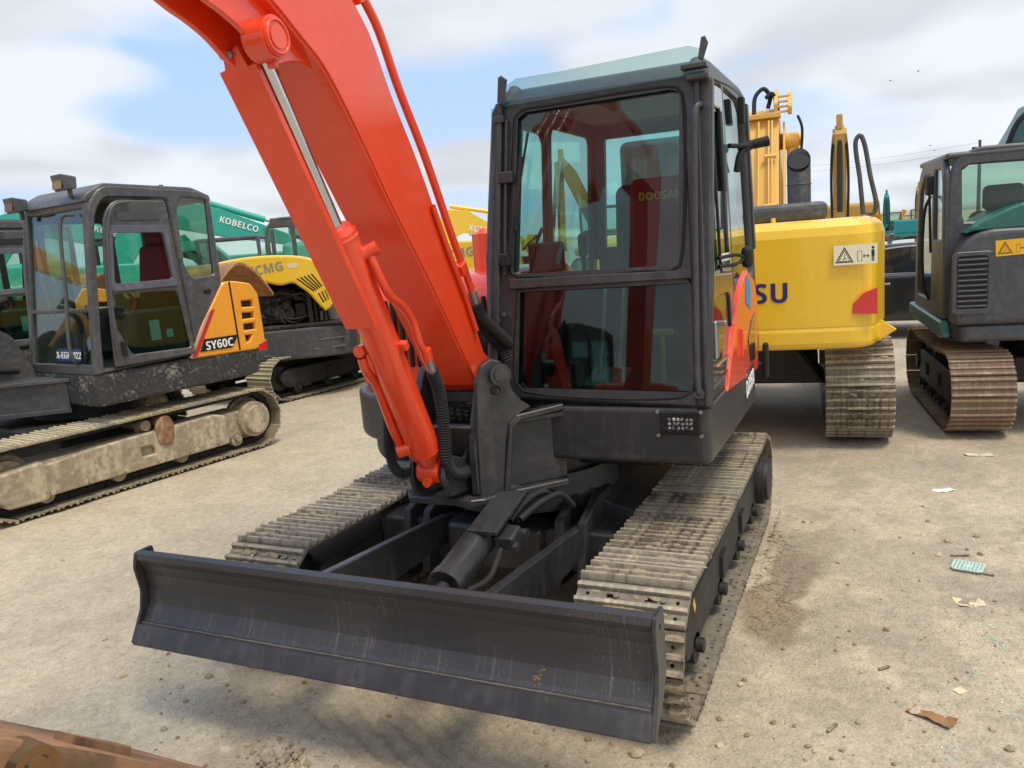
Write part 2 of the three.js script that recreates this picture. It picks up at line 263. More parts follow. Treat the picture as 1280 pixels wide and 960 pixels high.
// one crawler track: a chain with every shoe a piece of its own, the frame, wheels
function buildTrack(parent, { x, w, zr, zf, h, p = .15, rib = .022, holes = false, sag = .02, shoeMat = M.shoe, frameMat = M.steelDirty, frame = true, outer = 1, motor = false, idlerMat, mud = 0 }) {
  const R = h / 2 - rib, z0 = zr + h / 2, z1 = zf - h / 2, S = z1 - z0, L = 2 * S + 2 * PI * R, n = Math.round(L / p), q = L / n, yc = h / 2;
  const pt = s => { // position, outward angle
    s = ((s % L) + L) % L;
    if (s < S) return [z0 + s, rib, -PI / 2];
    s -= S; if (s < PI * R) { const a = -PI / 2 + s / R; return [z1 + R * Math.cos(a), yc + R * Math.sin(a), a]; }
    s -= PI * R; if (s < S) { const d = sag * Math.sin(s / S * PI) * (1 + .2 * Math.sin(s / S * 9)); return [z1 - s, yc + R - d, PI / 2]; }
    s -= S; const a = PI / 2 + s / R; return [z0 + R * Math.cos(a), yc + R * Math.sin(a), a];
  };
  const links = [];
  for (let i = 0; i < n; i++) { const [z, y, a] = pt(i * q + q / 2); for (const s of [-1, 1]) { const g = new THREE.BoxGeometry(.022, .05, q * .96).translate(s * .062, -.032, 0); g.rotateX(PI / 2 - a); links.push(g.translate(x, y, z)); }
    const b = new THREE.CylinderGeometry(.018, .018, .13, 7).rotateZ(PI / 2).translate(0, -.034, q / 2); b.rotateX(PI / 2 - a); links.push(b.translate(x, y, z)); }
  const track = mesh('track', links, M.frameDark, parent);
  const geos = [shoeGeo(w, q, rib, holes), shoeGeo(w * .995, q, rib * .93, holes)];
  geos.forEach((g, k) => { const u = g.attributes.uv; for (let i = 0; i < u.count; i++) u.setXY(i, u.getX(i) * 1.7 + k * .37 + .11, u.getY(i) * 1.7 + k * .61); });
  for (let i = 0; i < n; i++) {
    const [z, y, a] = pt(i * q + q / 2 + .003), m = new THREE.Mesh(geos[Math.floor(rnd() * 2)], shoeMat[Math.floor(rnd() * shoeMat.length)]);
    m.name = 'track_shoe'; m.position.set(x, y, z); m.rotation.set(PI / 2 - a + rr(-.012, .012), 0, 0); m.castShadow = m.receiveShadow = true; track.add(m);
  }
  if (mud) { // dried earth packed between the grousers
    const mg = uvs(new THREE.IcosahedronGeometry(1, 1)), im = new THREE.InstancedMesh(mg, M.mud, mud), mm = new THREE.Matrix4(), qq = new THREE.Quaternion(), ee = new THREE.Euler();
    for (let i = 0; i < mud; i++) { const cell = Math.floor(rr(0, n)), s = cell * q + q / 2 + q * [-.12, .24, -.14, .22][i % 4] + rr(-.012, .012), [z, y, a] = pt(s); const r = .006 + .016 * Math.pow(rnd(), 2), ny = Math.sin(a), nz = Math.cos(a), px = x + (rnd() + rnd() + rnd() - 1.5) * w * .5; qq.setFromEuler(ee.set(PI / 2 - a, rr(-.5, .5), 0)); mm.compose(V(Math.max(x - w * .42, Math.min(x + w * .42, px)), y + ny * .006, z + nz * .006), qq, V(r * rr(.9, 2.4), r * rr(.25, .6), r * rr(.6, .9))); im.setMatrixAt(i, mm); }
    im.name = 'packed_mud'; im.userData.kind = 'stuff'; im.castShadow = im.receiveShadow = true; track.add(im); }
  if (frame) {
    const fh = h - 2 * rib, ft = yc + fh * .2, fb = yc - fh * .26, hw = Math.min(w * .36, .15), xo = x;
    mesh('track_frame', [extrX(rounded([[z0 + .05, fb], [z1 - .08, fb], [z1 + .02, fb + .06], [z1 + .02, ft - .05], [z1 - .1, ft], [z0 + .1, ft], [z0 + .02, ft - .06]], .02), xo - hw, xo + hw, .012),
      box(.02, .1, .12, xo + outer * (hw + .008), yc - .02, (z0 + z1) / 2 + .2, .004), box(.02, .1, .12, xo + outer * (hw + .008), yc - .02, (z0 + z1) / 2 - .35, .004)], frameMat, track);
    const wheel = (z, r, nm, m) => { const g = new THREE.LatheGeometry([[.001, -.075], [r * .78, -.075], [r * .82, -.05], [r * .6, -.04], [r * .62, -.03], [r, -.03], [r, .03], [r * .62, .03], [r * .6, .04], [r * .82, .05], [r * .78, .075], [.001, .075]].map(a => new THREE.Vector2(...a)), 28).rotateZ(PI / 2); mesh(nm, [g.translate(xo, yc, z), cyl(V(xo - hw - .02, yc, z), V(xo + hw + .02, yc, z), r * .3)], m, track); };
    wheel(z1, R - .062, 'idler_wheel', idlerMat || frameMat);
    wheel(z0, R - .062, 'sprocket', idlerMat || frameMat);
    if (motor) mesh('drive_motor', [cyl(V(xo, yc, z0), V(xo + outer * (w * .5 - .01), yc, z0), .15, .14, 28), cyl(V(xo + outer * (w * .5 - .015), yc, z0), V(xo + outer * (w * .5 + .01), yc, z0), .12, .115, 28)], frameMat, track);
    const nr = 4; for (let i = 0; i < nr; i++) { const z = mix(z0 + .22, z1 - .22, i / (nr - 1)); mesh('track_roller', [cyl(V(xo - hw, rib + .105, z), V(xo + hw, rib + .105, z), .062, .062, 14), cyl(V(xo - hw - .03, rib + .12, z), V(xo + hw + .03, rib + .12, z), .03, .03, 8)], frameMat, track); }
    mesh('carrier_roller', [cyl(V(xo - hw, yc + fh * .34, (z0 + z1) / 2), V(xo + hw, yc + fh * .34, (z0 + z1) / 2), .045, .045, 14), box(.05, .14, .07, xo + outer * .04, yc + fh * .26, (z0 + z1) / 2, .01)], frameMat, track);
  }
  return track;
}
// ---------- the red and black excavator in front ----------
const ex = thing('excavator', 'red and black compact excavator with raised black dozer blade and curved red boom', 'excavator');
{
  const E_ = ex;
  buildTrack(E_, { x: .85, w: .41, zr: -.98, zf: 1.56, h: .535, p: .148, rib: .028, holes: true, mud: 900, outer: 1, frameMat: M.frameDark, motor: true });
  buildTrack(E_, { x: -.80, w: .40, zr: -.98, zf: 1.56, h: .535, p: .148, rib: .028, holes: true, mud: 900, outer: -1, frameMat: M.frameDark, motor: true });
  // undercarriage centre
  mesh('undercarriage', [extrZ([[-.68, .3], [.68, .3], [.68, .46], [.5, .5], [.36, .6], [-.36, .6], [-.5, .5], [-.68, .46]], -.25, .52, .01), box(1.5, .05, 1.0, .1, .66, -.2, .01), box(1.3, .2, .9, 0, .34, .3, .02), box(.5, .22, 1.0, 0, .34, .3, .03), extrX([[.72, .2], [.86, .22], [.8, .5], [.6, .56], [.4, .56], [.4, .2]], -.47, -.43, .004), extrX([[.72, .2], [.86, .22], [.8, .5], [.6, .56], [.4, .56], [.4, .2]], .43, .47, .004), extrX([[.72, .2], [.86, .22], [.8, .5], [.6, .56], [.4, .56], [.4, .2]], -.36, -.32, .004), extrX([[.72, .2], [.86, .22], [.8, .5], [.6, .56], [.4, .56], [.4, .2]], .32, .36, .004)], M.black, E_);
  mesh('slewing_ring', [new THREE.CylinderGeometry(.44, .46, .16, 40).translate(0, .58, .3), new THREE.CylinderGeometry(.4, .4, .1, 40).translate(0, .69, .3)], M.black, E_);
  // dozer blade
  const prof = [[1.925, .315], [1.955, .318], [1.925, .36], [1.89, .395], [1.862, .44], [1.85, .50], [1.855, .56], [1.872, .605], [1.888, .632], [1.884, .655], [1.862, .662], [1.838, .652], [1.822, .61], [1.815, .55], [1.815, .48], [1.83, .42], [1.865, .365]];
  const bladeMat = phy({ map: tex(1024, (u, v) => { // black paint rubbed by soil: fine upright scratches and specks of dry dust
    const a = fbm(u * 3, v * 3, 521, 4, 3), st = vnoise(u * 190, v * 7, 523, 0), sp = vnoise(u * 260, v * 260, 525, 260); let t = sstep(.72, .97, st) * sstep(.46, .7, a) * .38 + sstep(.8, .96, sp) * sstep(.45, .7, a) * .55 + sstep(.45, .8, a) * .12; t = Math.min(1, t); return [mix(48, 128, t), mix(48, 122, t), mix(52, 112, t)]; }), roughness: .55, clearcoat: .3, clearcoatRoughness: .25 });
  const blade = mesh('dozer_blade', [extrX(prof, -1.01, 1.05, .003), box(1.96, .16, .03, .02, .5, 1.80, .006)], bladeMat, E_);
  mesh('cutting_edge', [extrX([[1.917, .316], [1.962, .309], [1.964, .316], [1.925, .378], [1.905, .385]], -1.013, 1.053, .002)], M.black, blade);
  const wl = []; for (let i = 0; i < 60; i++) wl.push(V(-1.0 + i / 59 * 2.045, .382 + rr(-.0006, .0006), 1.913));
  mesh('weld_bead', tube(wl, .0032, 120, 6), std({ map: grimeTex([84, 80, 74], [150, 142, 126], 1, 525), roughness: .8 }), blade);
  for (const s of [-1, 1]) mesh('end_plate', extrX(rounded([[1.79, .46], [1.80, .66], [1.885, .66], [1.9, .6], [1.885, .5], [1.90, .43], [1.965, .312], [1.93, .312], [1.83, .40]], .012, 3), s > 0 ? 1.05 : -1.024, s > 0 ? 1.064 : -1.01, .003, [[[1.835, .615], [1.85, .63], [1.865, .615], [1.85, .6]]]), M.black, blade);
  for (const s of [-1, 1]) { mesh('blade_arm', [extrX([[1.83, .36], [1.83, .58], [.74, .47], [.66, .44], [.66, .36], [.74, .33]], s > 0 ? .40 : -.30, s > 0 ? .44 : -.26, .005), box(.12, .16, .14, s > 0 ? .42 : -.28, .47, 1.745, .01), cyl(V(s > 0 ? .34 : -.2, .4, .7), V(s > 0 ? .5 : -.36, .4, .7), .04)], M.black, E_); }
  const c0 = V(.18, .47, 1.74), c1 = V(.18, .66, .86), cm = c0.clone().lerp(c1, .2);
  const dc = mesh('blade_cylinder', [cyl(cm, c1, .066, .066, 24), cyl(c0, cm, .03), box(.1, .09, .1, .18, .47, 1.76, .02), cyl(cm, cm.clone().lerp(c1, .06), .072, .072, 24)], M.black, E_);
  { const a = cm.clone().lerp(c1, .35), b = cm.clone().lerp(c1, .8); mesh('cylinder_cover', bar(a.clone().add(V(.045, .07, 0)), b.clone().add(V(.045, .07, 0)), .13, .022), M.black, dc);
    mesh('valve_block', [box(.09, .07, .1, .29, .58, 1.22, .012, .25), cyl(V(.29, .58, 1.16), V(.35, .58, 1.16), .02), cyl(V(.29, .56, 1.25), V(.35, .56, 1.25), .018)], M.black, dc);
    mesh('hose', [tube([V(.28, .55, 1.27), V(.28, .48, 1.4), V(.24, .47, 1.5)], .014), corrugated([V(.26, .62, 1.14), V(.28, .66, 1.0), V(.31, .67, .9), V(.33, .62, .78)], .016, 26), corrugated([V(.3, .62, 1.12), V(.34, .65, .98), V(.38, .65, .86), V(.4, .57, .76)], .014, 26)], M.rubber, dc); }

  // yellow paint splashed on the blade, pale scrape on its lower edge, stickers on the right track frame
  { const dots = []; for (let i = 0; i < 18; i++) { const u = 675 + (rnd() + rnd() - 1) * 9, v = 838 + (rnd() + rnd() - 1) * 24, p = at(u, v, 'z', 1.87), y = p.y, k = Math.max(0, .44 - y); dots.push(new THREE.SphereGeometry(.003 + .005 * rnd(), 6, 4).scale(1, 1.3, .35).translate(p.x, y, 1.857 + k * .75)); } mesh('paint_spatter', dots, std({ color: 0x86702e, roughness: .7 }), blade).userData.kind = 'stuff'; }
  for (const [u, v] of [[889, 690], [868, 757]]) { const p = at(u, v, 'x', 1.0); mesh('sticker', box(.002, .05, .03, 1.0, p.y, p.z, .0005, .5), M.yellow, E_); }
  // revolving platform
  const deck = mesh('platform', [
    extrY(rounded([[.30, .80], [1.025, .80], [1.035, -.6], [.75, -1.02], [-.75, -1.02], [-1.02, -.6], [-1.0, .35], [-.75, .62], [-.32, .66], [-.3, .3], [.0, .3], [.0, .6]], [.02, .05, .2, .3, .3, .2, .25, .15, .02, .02, .02, .02], 5), .79, 1.03, .02),
    box(1.5, .12, 1.4, 0, .74, -.2, .03)], M.black, E_);
  // worn work lamp in the front of the platform
  const Pz = .80; const lp = at(850, 529, 'z', Pz);
  mesh('lamp_recess', [box(.16, .095, .012, lp.x, lp.y, Pz + .004, .006)], M.seal, deck);
  for (let i = 0; i < 18; i++) mesh('lamp_bulb', box(.016, .016, .012, lp.x - .04 + (i % 6) * .0175, lp.y - .018 + Math.floor(i / 6) * .0175, Pz + .012, .005, rr(-.4, .4), rr(-.4, .4)), M.zinc, deck);
  for (const [a, b] of [[-1, -1], [1, -1], [-1, 1], [1, 1]]) mesh('bolt_head', new THREE.CylinderGeometry(.008, .008, .012, 6).rotateX(PI / 2).translate(lp.x + a * .088, lp.y + b * .05, Pz + .01), M.zinc, deck);
  mesh('lamp_wire', [tube([V(lp.x - .08, lp.y, Pz + .015), V(lp.x - .03, lp.y - .03, Pz + .03), V(lp.x + .01, lp.y + .01, Pz + .025), V(lp.x + .05, lp.y + .04, Pz + .02)], .003), tube([V(lp.x - .04, lp.y + .045, Pz + .015), V(lp.x, lp.y - .03, Pz + .028), V(lp.x + .06, lp.y + .0, Pz + .02)], .003)], M.seal, deck);

  // boom bracket
  const bx = .115; const Bp = (u, v) => { const p = at(u, v, 'x', bx); return [p.z, p.y]; };
  const plate = rounded([[1.10, .70], [1.10, .95], [1.0, 1.16], [.92, 1.25], [.80, 1.25], [.74, 1.15], [.69, 1.06], [.58, .98], [.4, .98], [.4, .70]], [.02, .1, .08, .08, .07, .06, .05, .04, 0, 0], 4);
  const brk = mesh('boom_bracket', [extrX(plate, bx - .035, bx, .005), extrX(plate, -.215, -.18, .005), extrY([[-.25, .3], [.15, .3], [.40, .79], [.2, 1.02], [.15, 1.12], [.1, 1.15], [-.2, 1.15], [-.25, 1.08]], .67, .70, .005),
    extrY([[bx, .74], [bx, 1.05], [.16, 1.05], [.40, .80], [.40, .74]], .985, 1.01, .004), extrY([[bx, .74], [bx, .98], [.16, .98], [.36, .78], [.375, .74]], .70, .985, .004), box(.3, .26, .02, -.05, .84, .72, .004), box(.3, .02, .3, -.05, .97, .82, .004)], M.black, E_);
  { const n = V(.737, 0, .676), P = V(.12, .9, 1.10), hit = (u, v) => { const d = ray(u, v), t = P.clone().sub(camera.position).dot(n) / d.dot(n); return camera.position.clone().addScaledVector(d, t); };
    mesh('bracket_cheek', slab([[601, 624], [596, 540], [595, 478], [601, 458], [613, 449], [626, 452], [634, 463], [641, 488], [652, 500], [664, 508], [646, 520], [637, 530], [634, 548], [631, 617]], P, n, .03, .005), M.black, brk);
    mesh('bracket_flange', slab([[637, 530], [646, 519], [704, 505], [705, 512], [650, 526], [642, 536], [639, 612], [631, 617]], P.clone().addScaledVector(n, .012), n, .05, .004), M.black, brk);
    const b = hit(622, 467); mesh('pin_boss', [cyl(b.clone().addScaledVector(n, -.02), b.clone().addScaledVector(n, .035), .046, .046, 28), cyl(b.clone().addScaledVector(n, .035), b.clone().addScaledVector(n, .042), .03, .03, 24)], M.black, brk); const c = hit(621, 488); mesh('grease_block', box(.035, .03, .03, c.x, c.y, c.z + .01, .006), M.black, brk); }
  mesh('boom_foot_pin', [cyl(V(-.23, 1.18, .835), V(.12, 1.18, .835), .044, .044, 26)], M.black, brk);
  const lugP = rounded([[.95, .70], [1.24, .74], [1.28, .83], [1.25, .9], [1.17, .9], [1.08, .86], [1.0, .93], [.9, .97], [.85, .97], [.85, .70]], .03, 3);
  mesh('cylinder_foot_lug', [extrX(lugP, .035, .055, .004)], M.black, brk); mesh('cylinder_foot_lug', [extrX(lugP, -.115, -.095, .004)], M.black, brk);
  mesh('cylinder_foot_pin', cyl(V(-.125, .844, 1.217), V(.065, .844, 1.217), .034, .034, 20), M.black, brk);
  { const h = at(594, 583, 'x', .06); mesh('hose_clamp', [box(.02, .11, .035, h.x, h.y, h.z, .008, 0, .4), cyl(V(h.x - .02, h.y + .04, h.z), V(h.x + .02, h.y + .04, h.z + .01), .02, .02, 8), cyl(V(h.x - .02, h.y - .04, h.z), V(h.x + .02, h.y - .04, h.z + .01), .02, .02, 8)], M.zinc, brk); }
  for (let i = 0; i < 5; i++) mesh('hose', corrugated([V(.055 - i * .04, 1.06, .97 - i * .01), V(.055 - i * .04, 1.0, .94), V(.05 - i * .04, .985, .75)], .018, 14), M.rubber, brk);
  mesh('bracket_cross_plate', [box(.29, .05, .02, -.05, 1.09, .90, .004)], M.black, brk); mesh('bracket_cross_plate', [box(.29, .16, .02, -.05, .93, 1.05, .004, .5)], M.black, brk);

  // boom: outline read on the plane of its right-hand web
  const xr = .075, xl = -.14, B = (u, v, x = xr) => { const p = at(u, v, 'x', x); return [p.z, p.y]; };
  const low = [[594, 481], [540, 362], [494, 270], [448, 172], [403, 86], [375, 50], [329, -6]].map(p => B(...p)), top = [[605, 440], [580, 363], [563, 318], [524, 206], [489, 117], [462, 41], [441, 0]].map(p => B(...p));
  const lowC = smooth([...low, [2.45, 2.66], [2.9, 2.76], [3.5, 2.76]], 5), topC = smooth([...top, [1.75, 2.72], [2.05, 2.9], [2.5, 3.0], [3.0, 3.0], [3.55, 2.92]], 5);
  const boomPts = [[.80, 1.13], [.86, 1.115], [.93, 1.125], ...lowC, [3.6, 2.79], [3.62, 2.86], ...topC.reverse(), [.82, 1.25], [.78, 1.22], [.77, 1.17]];
  const boom = mesh('boom', [extrX(boomPts, xl, xr, .004)], M.red, E_);
  mesh('weld_seam', [tube(lowC.slice(0, 40).map(p => V(xr + .002, p[1] + .012, p[0] - .006)), .005, 120, 6)], M.red, boom);
  { const lug = smooth([[401, 92], [389, 86], [374, 78], [358, 78], [343, 81], [327, 66], [301, 36], [276, 14], [257, 0]].map(p => B(...p, .04)).concat([[2.5, 2.55], [2.75, 2.70]]), 4);
    const pts = [...lug, [2.75, 2.82], [2.4, 2.76], [2.15, 2.62], [1.9, 2.44]];
    mesh('rod_lug', [extrX(pts, .022, .042, .003)], M.red, boom); mesh('rod_lug', [extrX(pts, -.105, -.085, .003)], M.red, boom);
    const b = at(342, 47, 'x', .09); mesh('rod_pin_boss', [cyl(V(.025, b.y, b.z), V(.098, b.y, b.z), .06, .06, 32), cyl(V(.098, b.y, b.z), V(.105, b.y, b.z), .053, .053, 32), cyl(V(.1055, b.y, b.z), V(.109, b.y, b.z), .032, .032, 32), box(.03, .02, .02, .06, b.y - .065, b.z - .02, .004)], M.red, boom);
    mesh('boss_ring', new THREE.TorusGeometry(.045, .004, 6, 32).rotateY(PI / 2).translate(.106, b.y, b.z), M.red, boom);
  }
  // pipes on the back of the boom
  { const back = topC.slice().reverse().filter(p => p[1] < 2.96 && p[1] > 1.36 && p[0] < 2.2);
    const off = (p, d) => [p[0] - d * .86, p[1] + d * .5];
    const run = (x, d, y0, y1) => back.filter(p => p[1] > y0 && p[1] < y1).map(p => { const q = off(p, d); return V(x, q[1], q[0]); });
    mesh('boom_pipe', tube(run(.062, .08, 1.46, 2.95), .016, 90, 10), M.red, boom); mesh('boom_pipe', tube(run(.0, .08, 1.46, 2.95), .016, 90, 10), M.red, boom); mesh('boom_pipe', tube(run(-.06, .08, 1.46, 2.95), .016, 90, 10), M.red, boom);
    const sp = run(xr + .012, -.025, 1.36, 1.95); mesh('boom_pipe', tube(sp, .011, 60, 8), M.red, boom);
    for (const y of [1.62, 2.55]) { const i = back.findIndex(p => p[1] > y) , q = off(back[i < 0 ? 4 : i], .055); mesh('pipe_clamp', box(.2, .05, .05, -.015, q[1], q[0], .006, .5), M.red, boom); }
    const e = run(.062, .08, 1.46, 2.95)[0] || V(.045, 1.5, .95);
    mesh('hose_fitting', [cyl(e, e.clone().add(V(.0, -.075, -.035)), .02, .02, 12), cyl(e.clone().add(V(-.06, 0, 0)), e.clone().add(V(-.06, -.075, -.035)), .02, .02, 12)], M.zinc, boom);
    const f = e.clone().add(V(0, -.06, -.03));
    mesh('hose', corrugated([f, at(603, 398, 'x', .08), at(632, 425, 'x', .14), at(648, 441, 'x', .17), at(646, 460, 'x', .16), at(636, 471, 'x', .12), V(.04, 1.12, .72)], .024, 60, .2), M.rubber, boom);
    mesh('hose', corrugated([f.clone().add(V(-.06, 0, 0)), at(600, 405, 'x', .06), at(622, 432, 'x', .1), at(632, 450, 'x', .13), at(626, 468, 'x', .07), V(0, 1.1, .7)], .022, 60, .2), M.rubber, boom);
    mesh('hose', corrugated([at(594, 405, 'x', .0), at(606, 432, 'x', .02), at(608, 452, 'x', .0), V(-.04, 1.15, .68)], .018, 40), M.rubber, boom);
  }
  // boom cylinder
  const cx = -.03, F = at(541, 588, 'x', cx), Hd = at(422, 291, 'x', cx), Rp = at(326, 70, 'x', cx), ax = Hd.clone().sub(F).normalize();
  const cylm = mesh('boom_cylinder', [cyl(F.clone().addScaledVector(ax, .11), Hd, .066, .064, 32), cyl(F.clone().addScaledVector(ax, .05), F.clone().addScaledVector(ax, .115), .045, .067, 32), cyl(Hd.clone().addScaledVector(ax, -.02), Hd.clone().addScaledVector(ax, .02), .067, .05, 32), cyl(F.clone().add(V(-.05, 0, 0)), F.clone().add(V(.05, 0, 0)), .05, .05, 24), box(.09, .1, .07, F.x, F.y + .045, F.z + .01, .02), cyl(F.clone().add(V(.0, -.035, .02)), F.clone().add(V(0, -.035, .06)), .022, .02, 14)], M.red, E_);
  mesh('piston_rod', cyl(Hd, Rp, .027, .027, 24), M.chrome, cylm);
  const nrm = V(0, -ax.z, ax.y);
  { const P = Hd.clone().addScaledVector(nrm, .085);
    mesh('rod_guard', [slab([[274, 92], [281, 88], [278, 72], [295, 57], [309, 83], [318, 79], [470, 411], [432, 412]], P, nrm, .012, .002)], M.red, cylm);
    const g2 = slab([[314, 79], [318, 79], [471, 411], [466, 412]], P.clone().addScaledVector(nrm, .002), nrm, .022, .002); mesh('guard_flange', g2, M.red, cylm);
    for (const [u, v] of [[281, 69], [289, 67]]) { const d = ray(u, v), t = P.clone().sub(camera.position).dot(nrm) / d.dot(nrm), q = camera.position.clone().addScaledVector(d, t); mesh('bolt_head', cyl(q, q.clone().addScaledVector(nrm, .014), .012, .011, 8), M.zinc, cylm); } }
  // hydraulic pipe on the cylinder's right side
  { const q = (u, v, x = .06) => at(u, v, 'x', x); const mid = [q(464, 315, .04), q(466, 325, .05), q(480, 357), q(488, 370), q(505, 385), q(516, 402), q(525, 430), q(532, 443)];
    mesh('cylinder_pipe', [tube(mid, .016, 80, 12), cyl(q(446, 322, .0), q(472, 308, .07), .024, .024, 16), box(.07, .035, .03, .03, q(508, 432).y, q(508, 432).z, .006, .5), cyl(q(531, 437), q(535, 450), .024, .022, 12)], M.red, cylm);
    mesh('hose_fitting', [cyl(q(534, 446), q(541, 468), .02, .018, 8)], M.zinc, cylm);
    mesh('hose', corrugated([q(540, 464), q(548, 485), q(553, 515), q(556, 550), q(558, 575), q(565, 590), q(578, 592, .06), q(590, 584, .06)], .023, 60, .18), M.rubber, cylm);
    const l = (u, v, x = -.1) => at(u, v, 'x', x); mesh('cylinder_pipe', [tube([l(452, 447), l(457, 462), l(470, 480), l(478, 500), l(495, 545), l(505, 562)], .018, 60, 10), cyl(l(498, 565, -.1), l(514, 560, -.05), .026, .026, 14), cyl(l(448, 440), l(458, 436), .024, .024, 12)], M.red, cylm);
    mesh('hose', corrugated([l(484, 508, -.16), l(485, 540, -.16), l(487, 565, -.16), l(492, 583, -.15), l(502, 592, -.13), l(513, 590, -.1)], .02, 40), M.rubber, cylm); }
  // arm and bucket reach down beside the camera
  mesh('arm', [extrX([[3.4, 2.85], [3.5, 3.15], [3.65, 3.2], [3.82, 3.0], [3.8, 2.8], [3.52, .95], [3.42, .9], [3.34, .96], [3.42, 2.4]], -.1, .04, .004)], M.red, E_);
  mesh('arm_cylinder', [cyl(V(-.03, 3.12, 2.65), V(-.03, 3.17, 3.3), .05, .05, 20), box(.16, .22, .1, -.03, 3.06, 2.6, .02), cyl(V(-.03, 3.17, 3.3), V(-.03, 3.14, 3.62), .03, .03, 16)], M.red, E_);
  const rust = std({ map: tex(512, (u, v) => { const a = fbm(u * 6, v * 6, 541, 5, 6), f = fbm(u * 50, v * 50, 543, 3, 50), t = sstep(.35, .7, a * .65 + f * .35); return [mix(156, 96, t) + (f - .5) * 46, mix(116, 74, t) + (f - .5) * 42, mix(82, 54, t) + (f - .5) * 34]; }), roughness: .85, bumpMap: bumpFine, bumpScale: .004 });
  const bp = rounded([[2.50, .30], [2.60, .45], [2.83, .645], [3.05, .845], [3.27, 1.02], [3.45, 1.06], [3.58, .92], [3.52, .5], [3.2, .22], [2.7, .18]], .09, 5);
  const bk = mesh('bucket', [extrX(bp, -.36, .24, .02)], rust, E_); bk.userData.label = 'rusty digging bucket with worn orange steel';
  mesh('wear_strip', extrX([[2.9, .70], [3.02, .815], [3.01, .83], [2.89, .725]], .10, .16, .003), rust, bk);
  { const q = at(48, 966, 'x', .27); mesh('pin_boss', [cyl(V(.2, q.y, q.z), V(.265, q.y, q.z), .05, .046, 28), cyl(V(.265, q.y, q.z), V(.27, q.y, q.z), .03, .026, 24)], std({ map: grimeTex([116, 82, 46], [78, 66, 46], 1, 571), roughness: .95, bumpMap: bumpFine, bumpScale: .006 }), bk); }

  // ---- cab ----
  const Pf = V(.5, 1.03, .80), Nf = V(0, .125, .992).normalize();
  const upper = [[644, 147], [655, 137], [679, 133], [838, 108], [848, 110], [853, 118], [852, 325], [847, 335], [655, 346], [645, 346], [639, 340]], lower = [[647, 362], [862, 350], [867, 488], [865, 494], [652, 488], [645, 480]];
  const cab = mesh('cab', [slab([[611, 497], [606, 320], [613, 142], [618, 129], [640, 122], [862, 89], [884, 84], [890, 98], [890, 320], [889, 511]], Pf, Nf, .06, .012, [upper, lower])], M.black, E_);
  const paneF = (pix, off, n, n2) => mesh(n, slab(pix, Pf.clone().addScaledVector(Nf, off), Nf, .005, 0), n2 || M.glass, cab);
  paneF([[638, 140], [648, 131], [840, 103], [857, 110], [857, 336], [845, 340], [640, 351], [634, 346]], -.02, 'window_pane').userData.label = 'large upper windscreen pane';
  paneF([[641, 357], [866, 345], [871, 498], [641, 492]], -.025, 'window_pane', M.glassLow).userData.label = 'lower windscreen pane';
  const sealed = (pix, off, r) => { const N = Nf, pts = pix.map(([u, v]) => { const d = ray(u, v), P = Pf.clone().addScaledVector(N, off), t = P.clone().sub(camera.position).dot(N) / d.dot(N); return camera.position.clone().addScaledVector(d, t); }); pts.push(pts[0]); return tube(pts, r, pts.length * 6, 6); };
  mesh('window_seal', [sealed(upper, -.004, .009), sealed(lower, -.004, .007)], M.seal, cab);
  mesh('window_rail', [slab([[636, 349], [863, 337], [864, 348], [636, 362]], Pf.clone().addScaledVector(Nf, .018), Nf, .03, .004)], M.black, cab);
  const fr = (u, v, off) => { const P = Pf.clone().addScaledVector(Nf, off), d = ray(u, v), t = P.clone().sub(camera.position).dot(Nf) / d.dot(Nf); return camera.position.clone().addScaledVector(d, t); };
  mesh('pillar_channel', [bar(fr(871, 100, .012), fr(884, 508, .012), .018, .03)], M.black, cab); mesh('pillar_channel', [bar(fr(626, 130, .012), fr(620, 490, .012), .022, .03)], M.black, cab); mesh('pillar_channel', [bar(fr(634, 150, .01), fr(632, 345, .01), .012, .03)], M.black, cab);
  mesh('grab_rail', [tube([fr(876, 131, .0), fr(872, 131, .05), fr(869, 137, .06), fr(868, 200, .06), fr(869, 330, .06), fr(870, 400, .06), fr(872, 480, .06), fr(874, 493, .06), fr(877, 496, .03)], .013, 80, 10), cyl(fr(874, 492, .065), fr(875, 493, .02), .02, .02, 12)], M.black, cab);
  mesh('wiper', [bar(fr(638, 300, .02), fr(660, 165, .02), .012, .012), bar(fr(644, 290, .03), fr(651, 195, .03), .018, .016), tube([fr(632, 340, .02), fr(637, 310, .04), fr(645, 250, .035)], .006, 20, 6), box(.05, .06, .04, fr(632, 325, .02).x, fr(632, 325, .02).y, fr(632, 325, .02).z, .01)], M.seal, cab);
  mesh('hinge', [box(.07, .05, .03, fr(632, 222, .02).x, fr(632, 222, .02).y, fr(632, 222, .02).z, .006)], M.black, cab); mesh('hinge', [box(.05, .03, .03, fr(624, 150, .02).x, fr(624, 150, .02).y, fr(624, 150, .02).z, .006)], M.black, cab);
  for (const [u, v] of [[622, 384], [630, 393], [623, 400]]) mesh('bolt_head', cyl(fr(u, v, 0), fr(u, v, .02), .01, .01, 8), M.black, cab);
  // roof and rear
  const RF = 2.45; const roofProf = [[.50, 2.36], [.44, 2.42], [.3, 2.45], [-.5, 2.45], [-.68, 2.43], [-.76, 2.34], [-.74, 2.30], [-.64, 2.36], [-.5, 2.39], [.40, 2.38]];
  mesh('roof', [extrX(rounded(roofProf, .03, 3), .12, .985, .03)], M.black, cab);
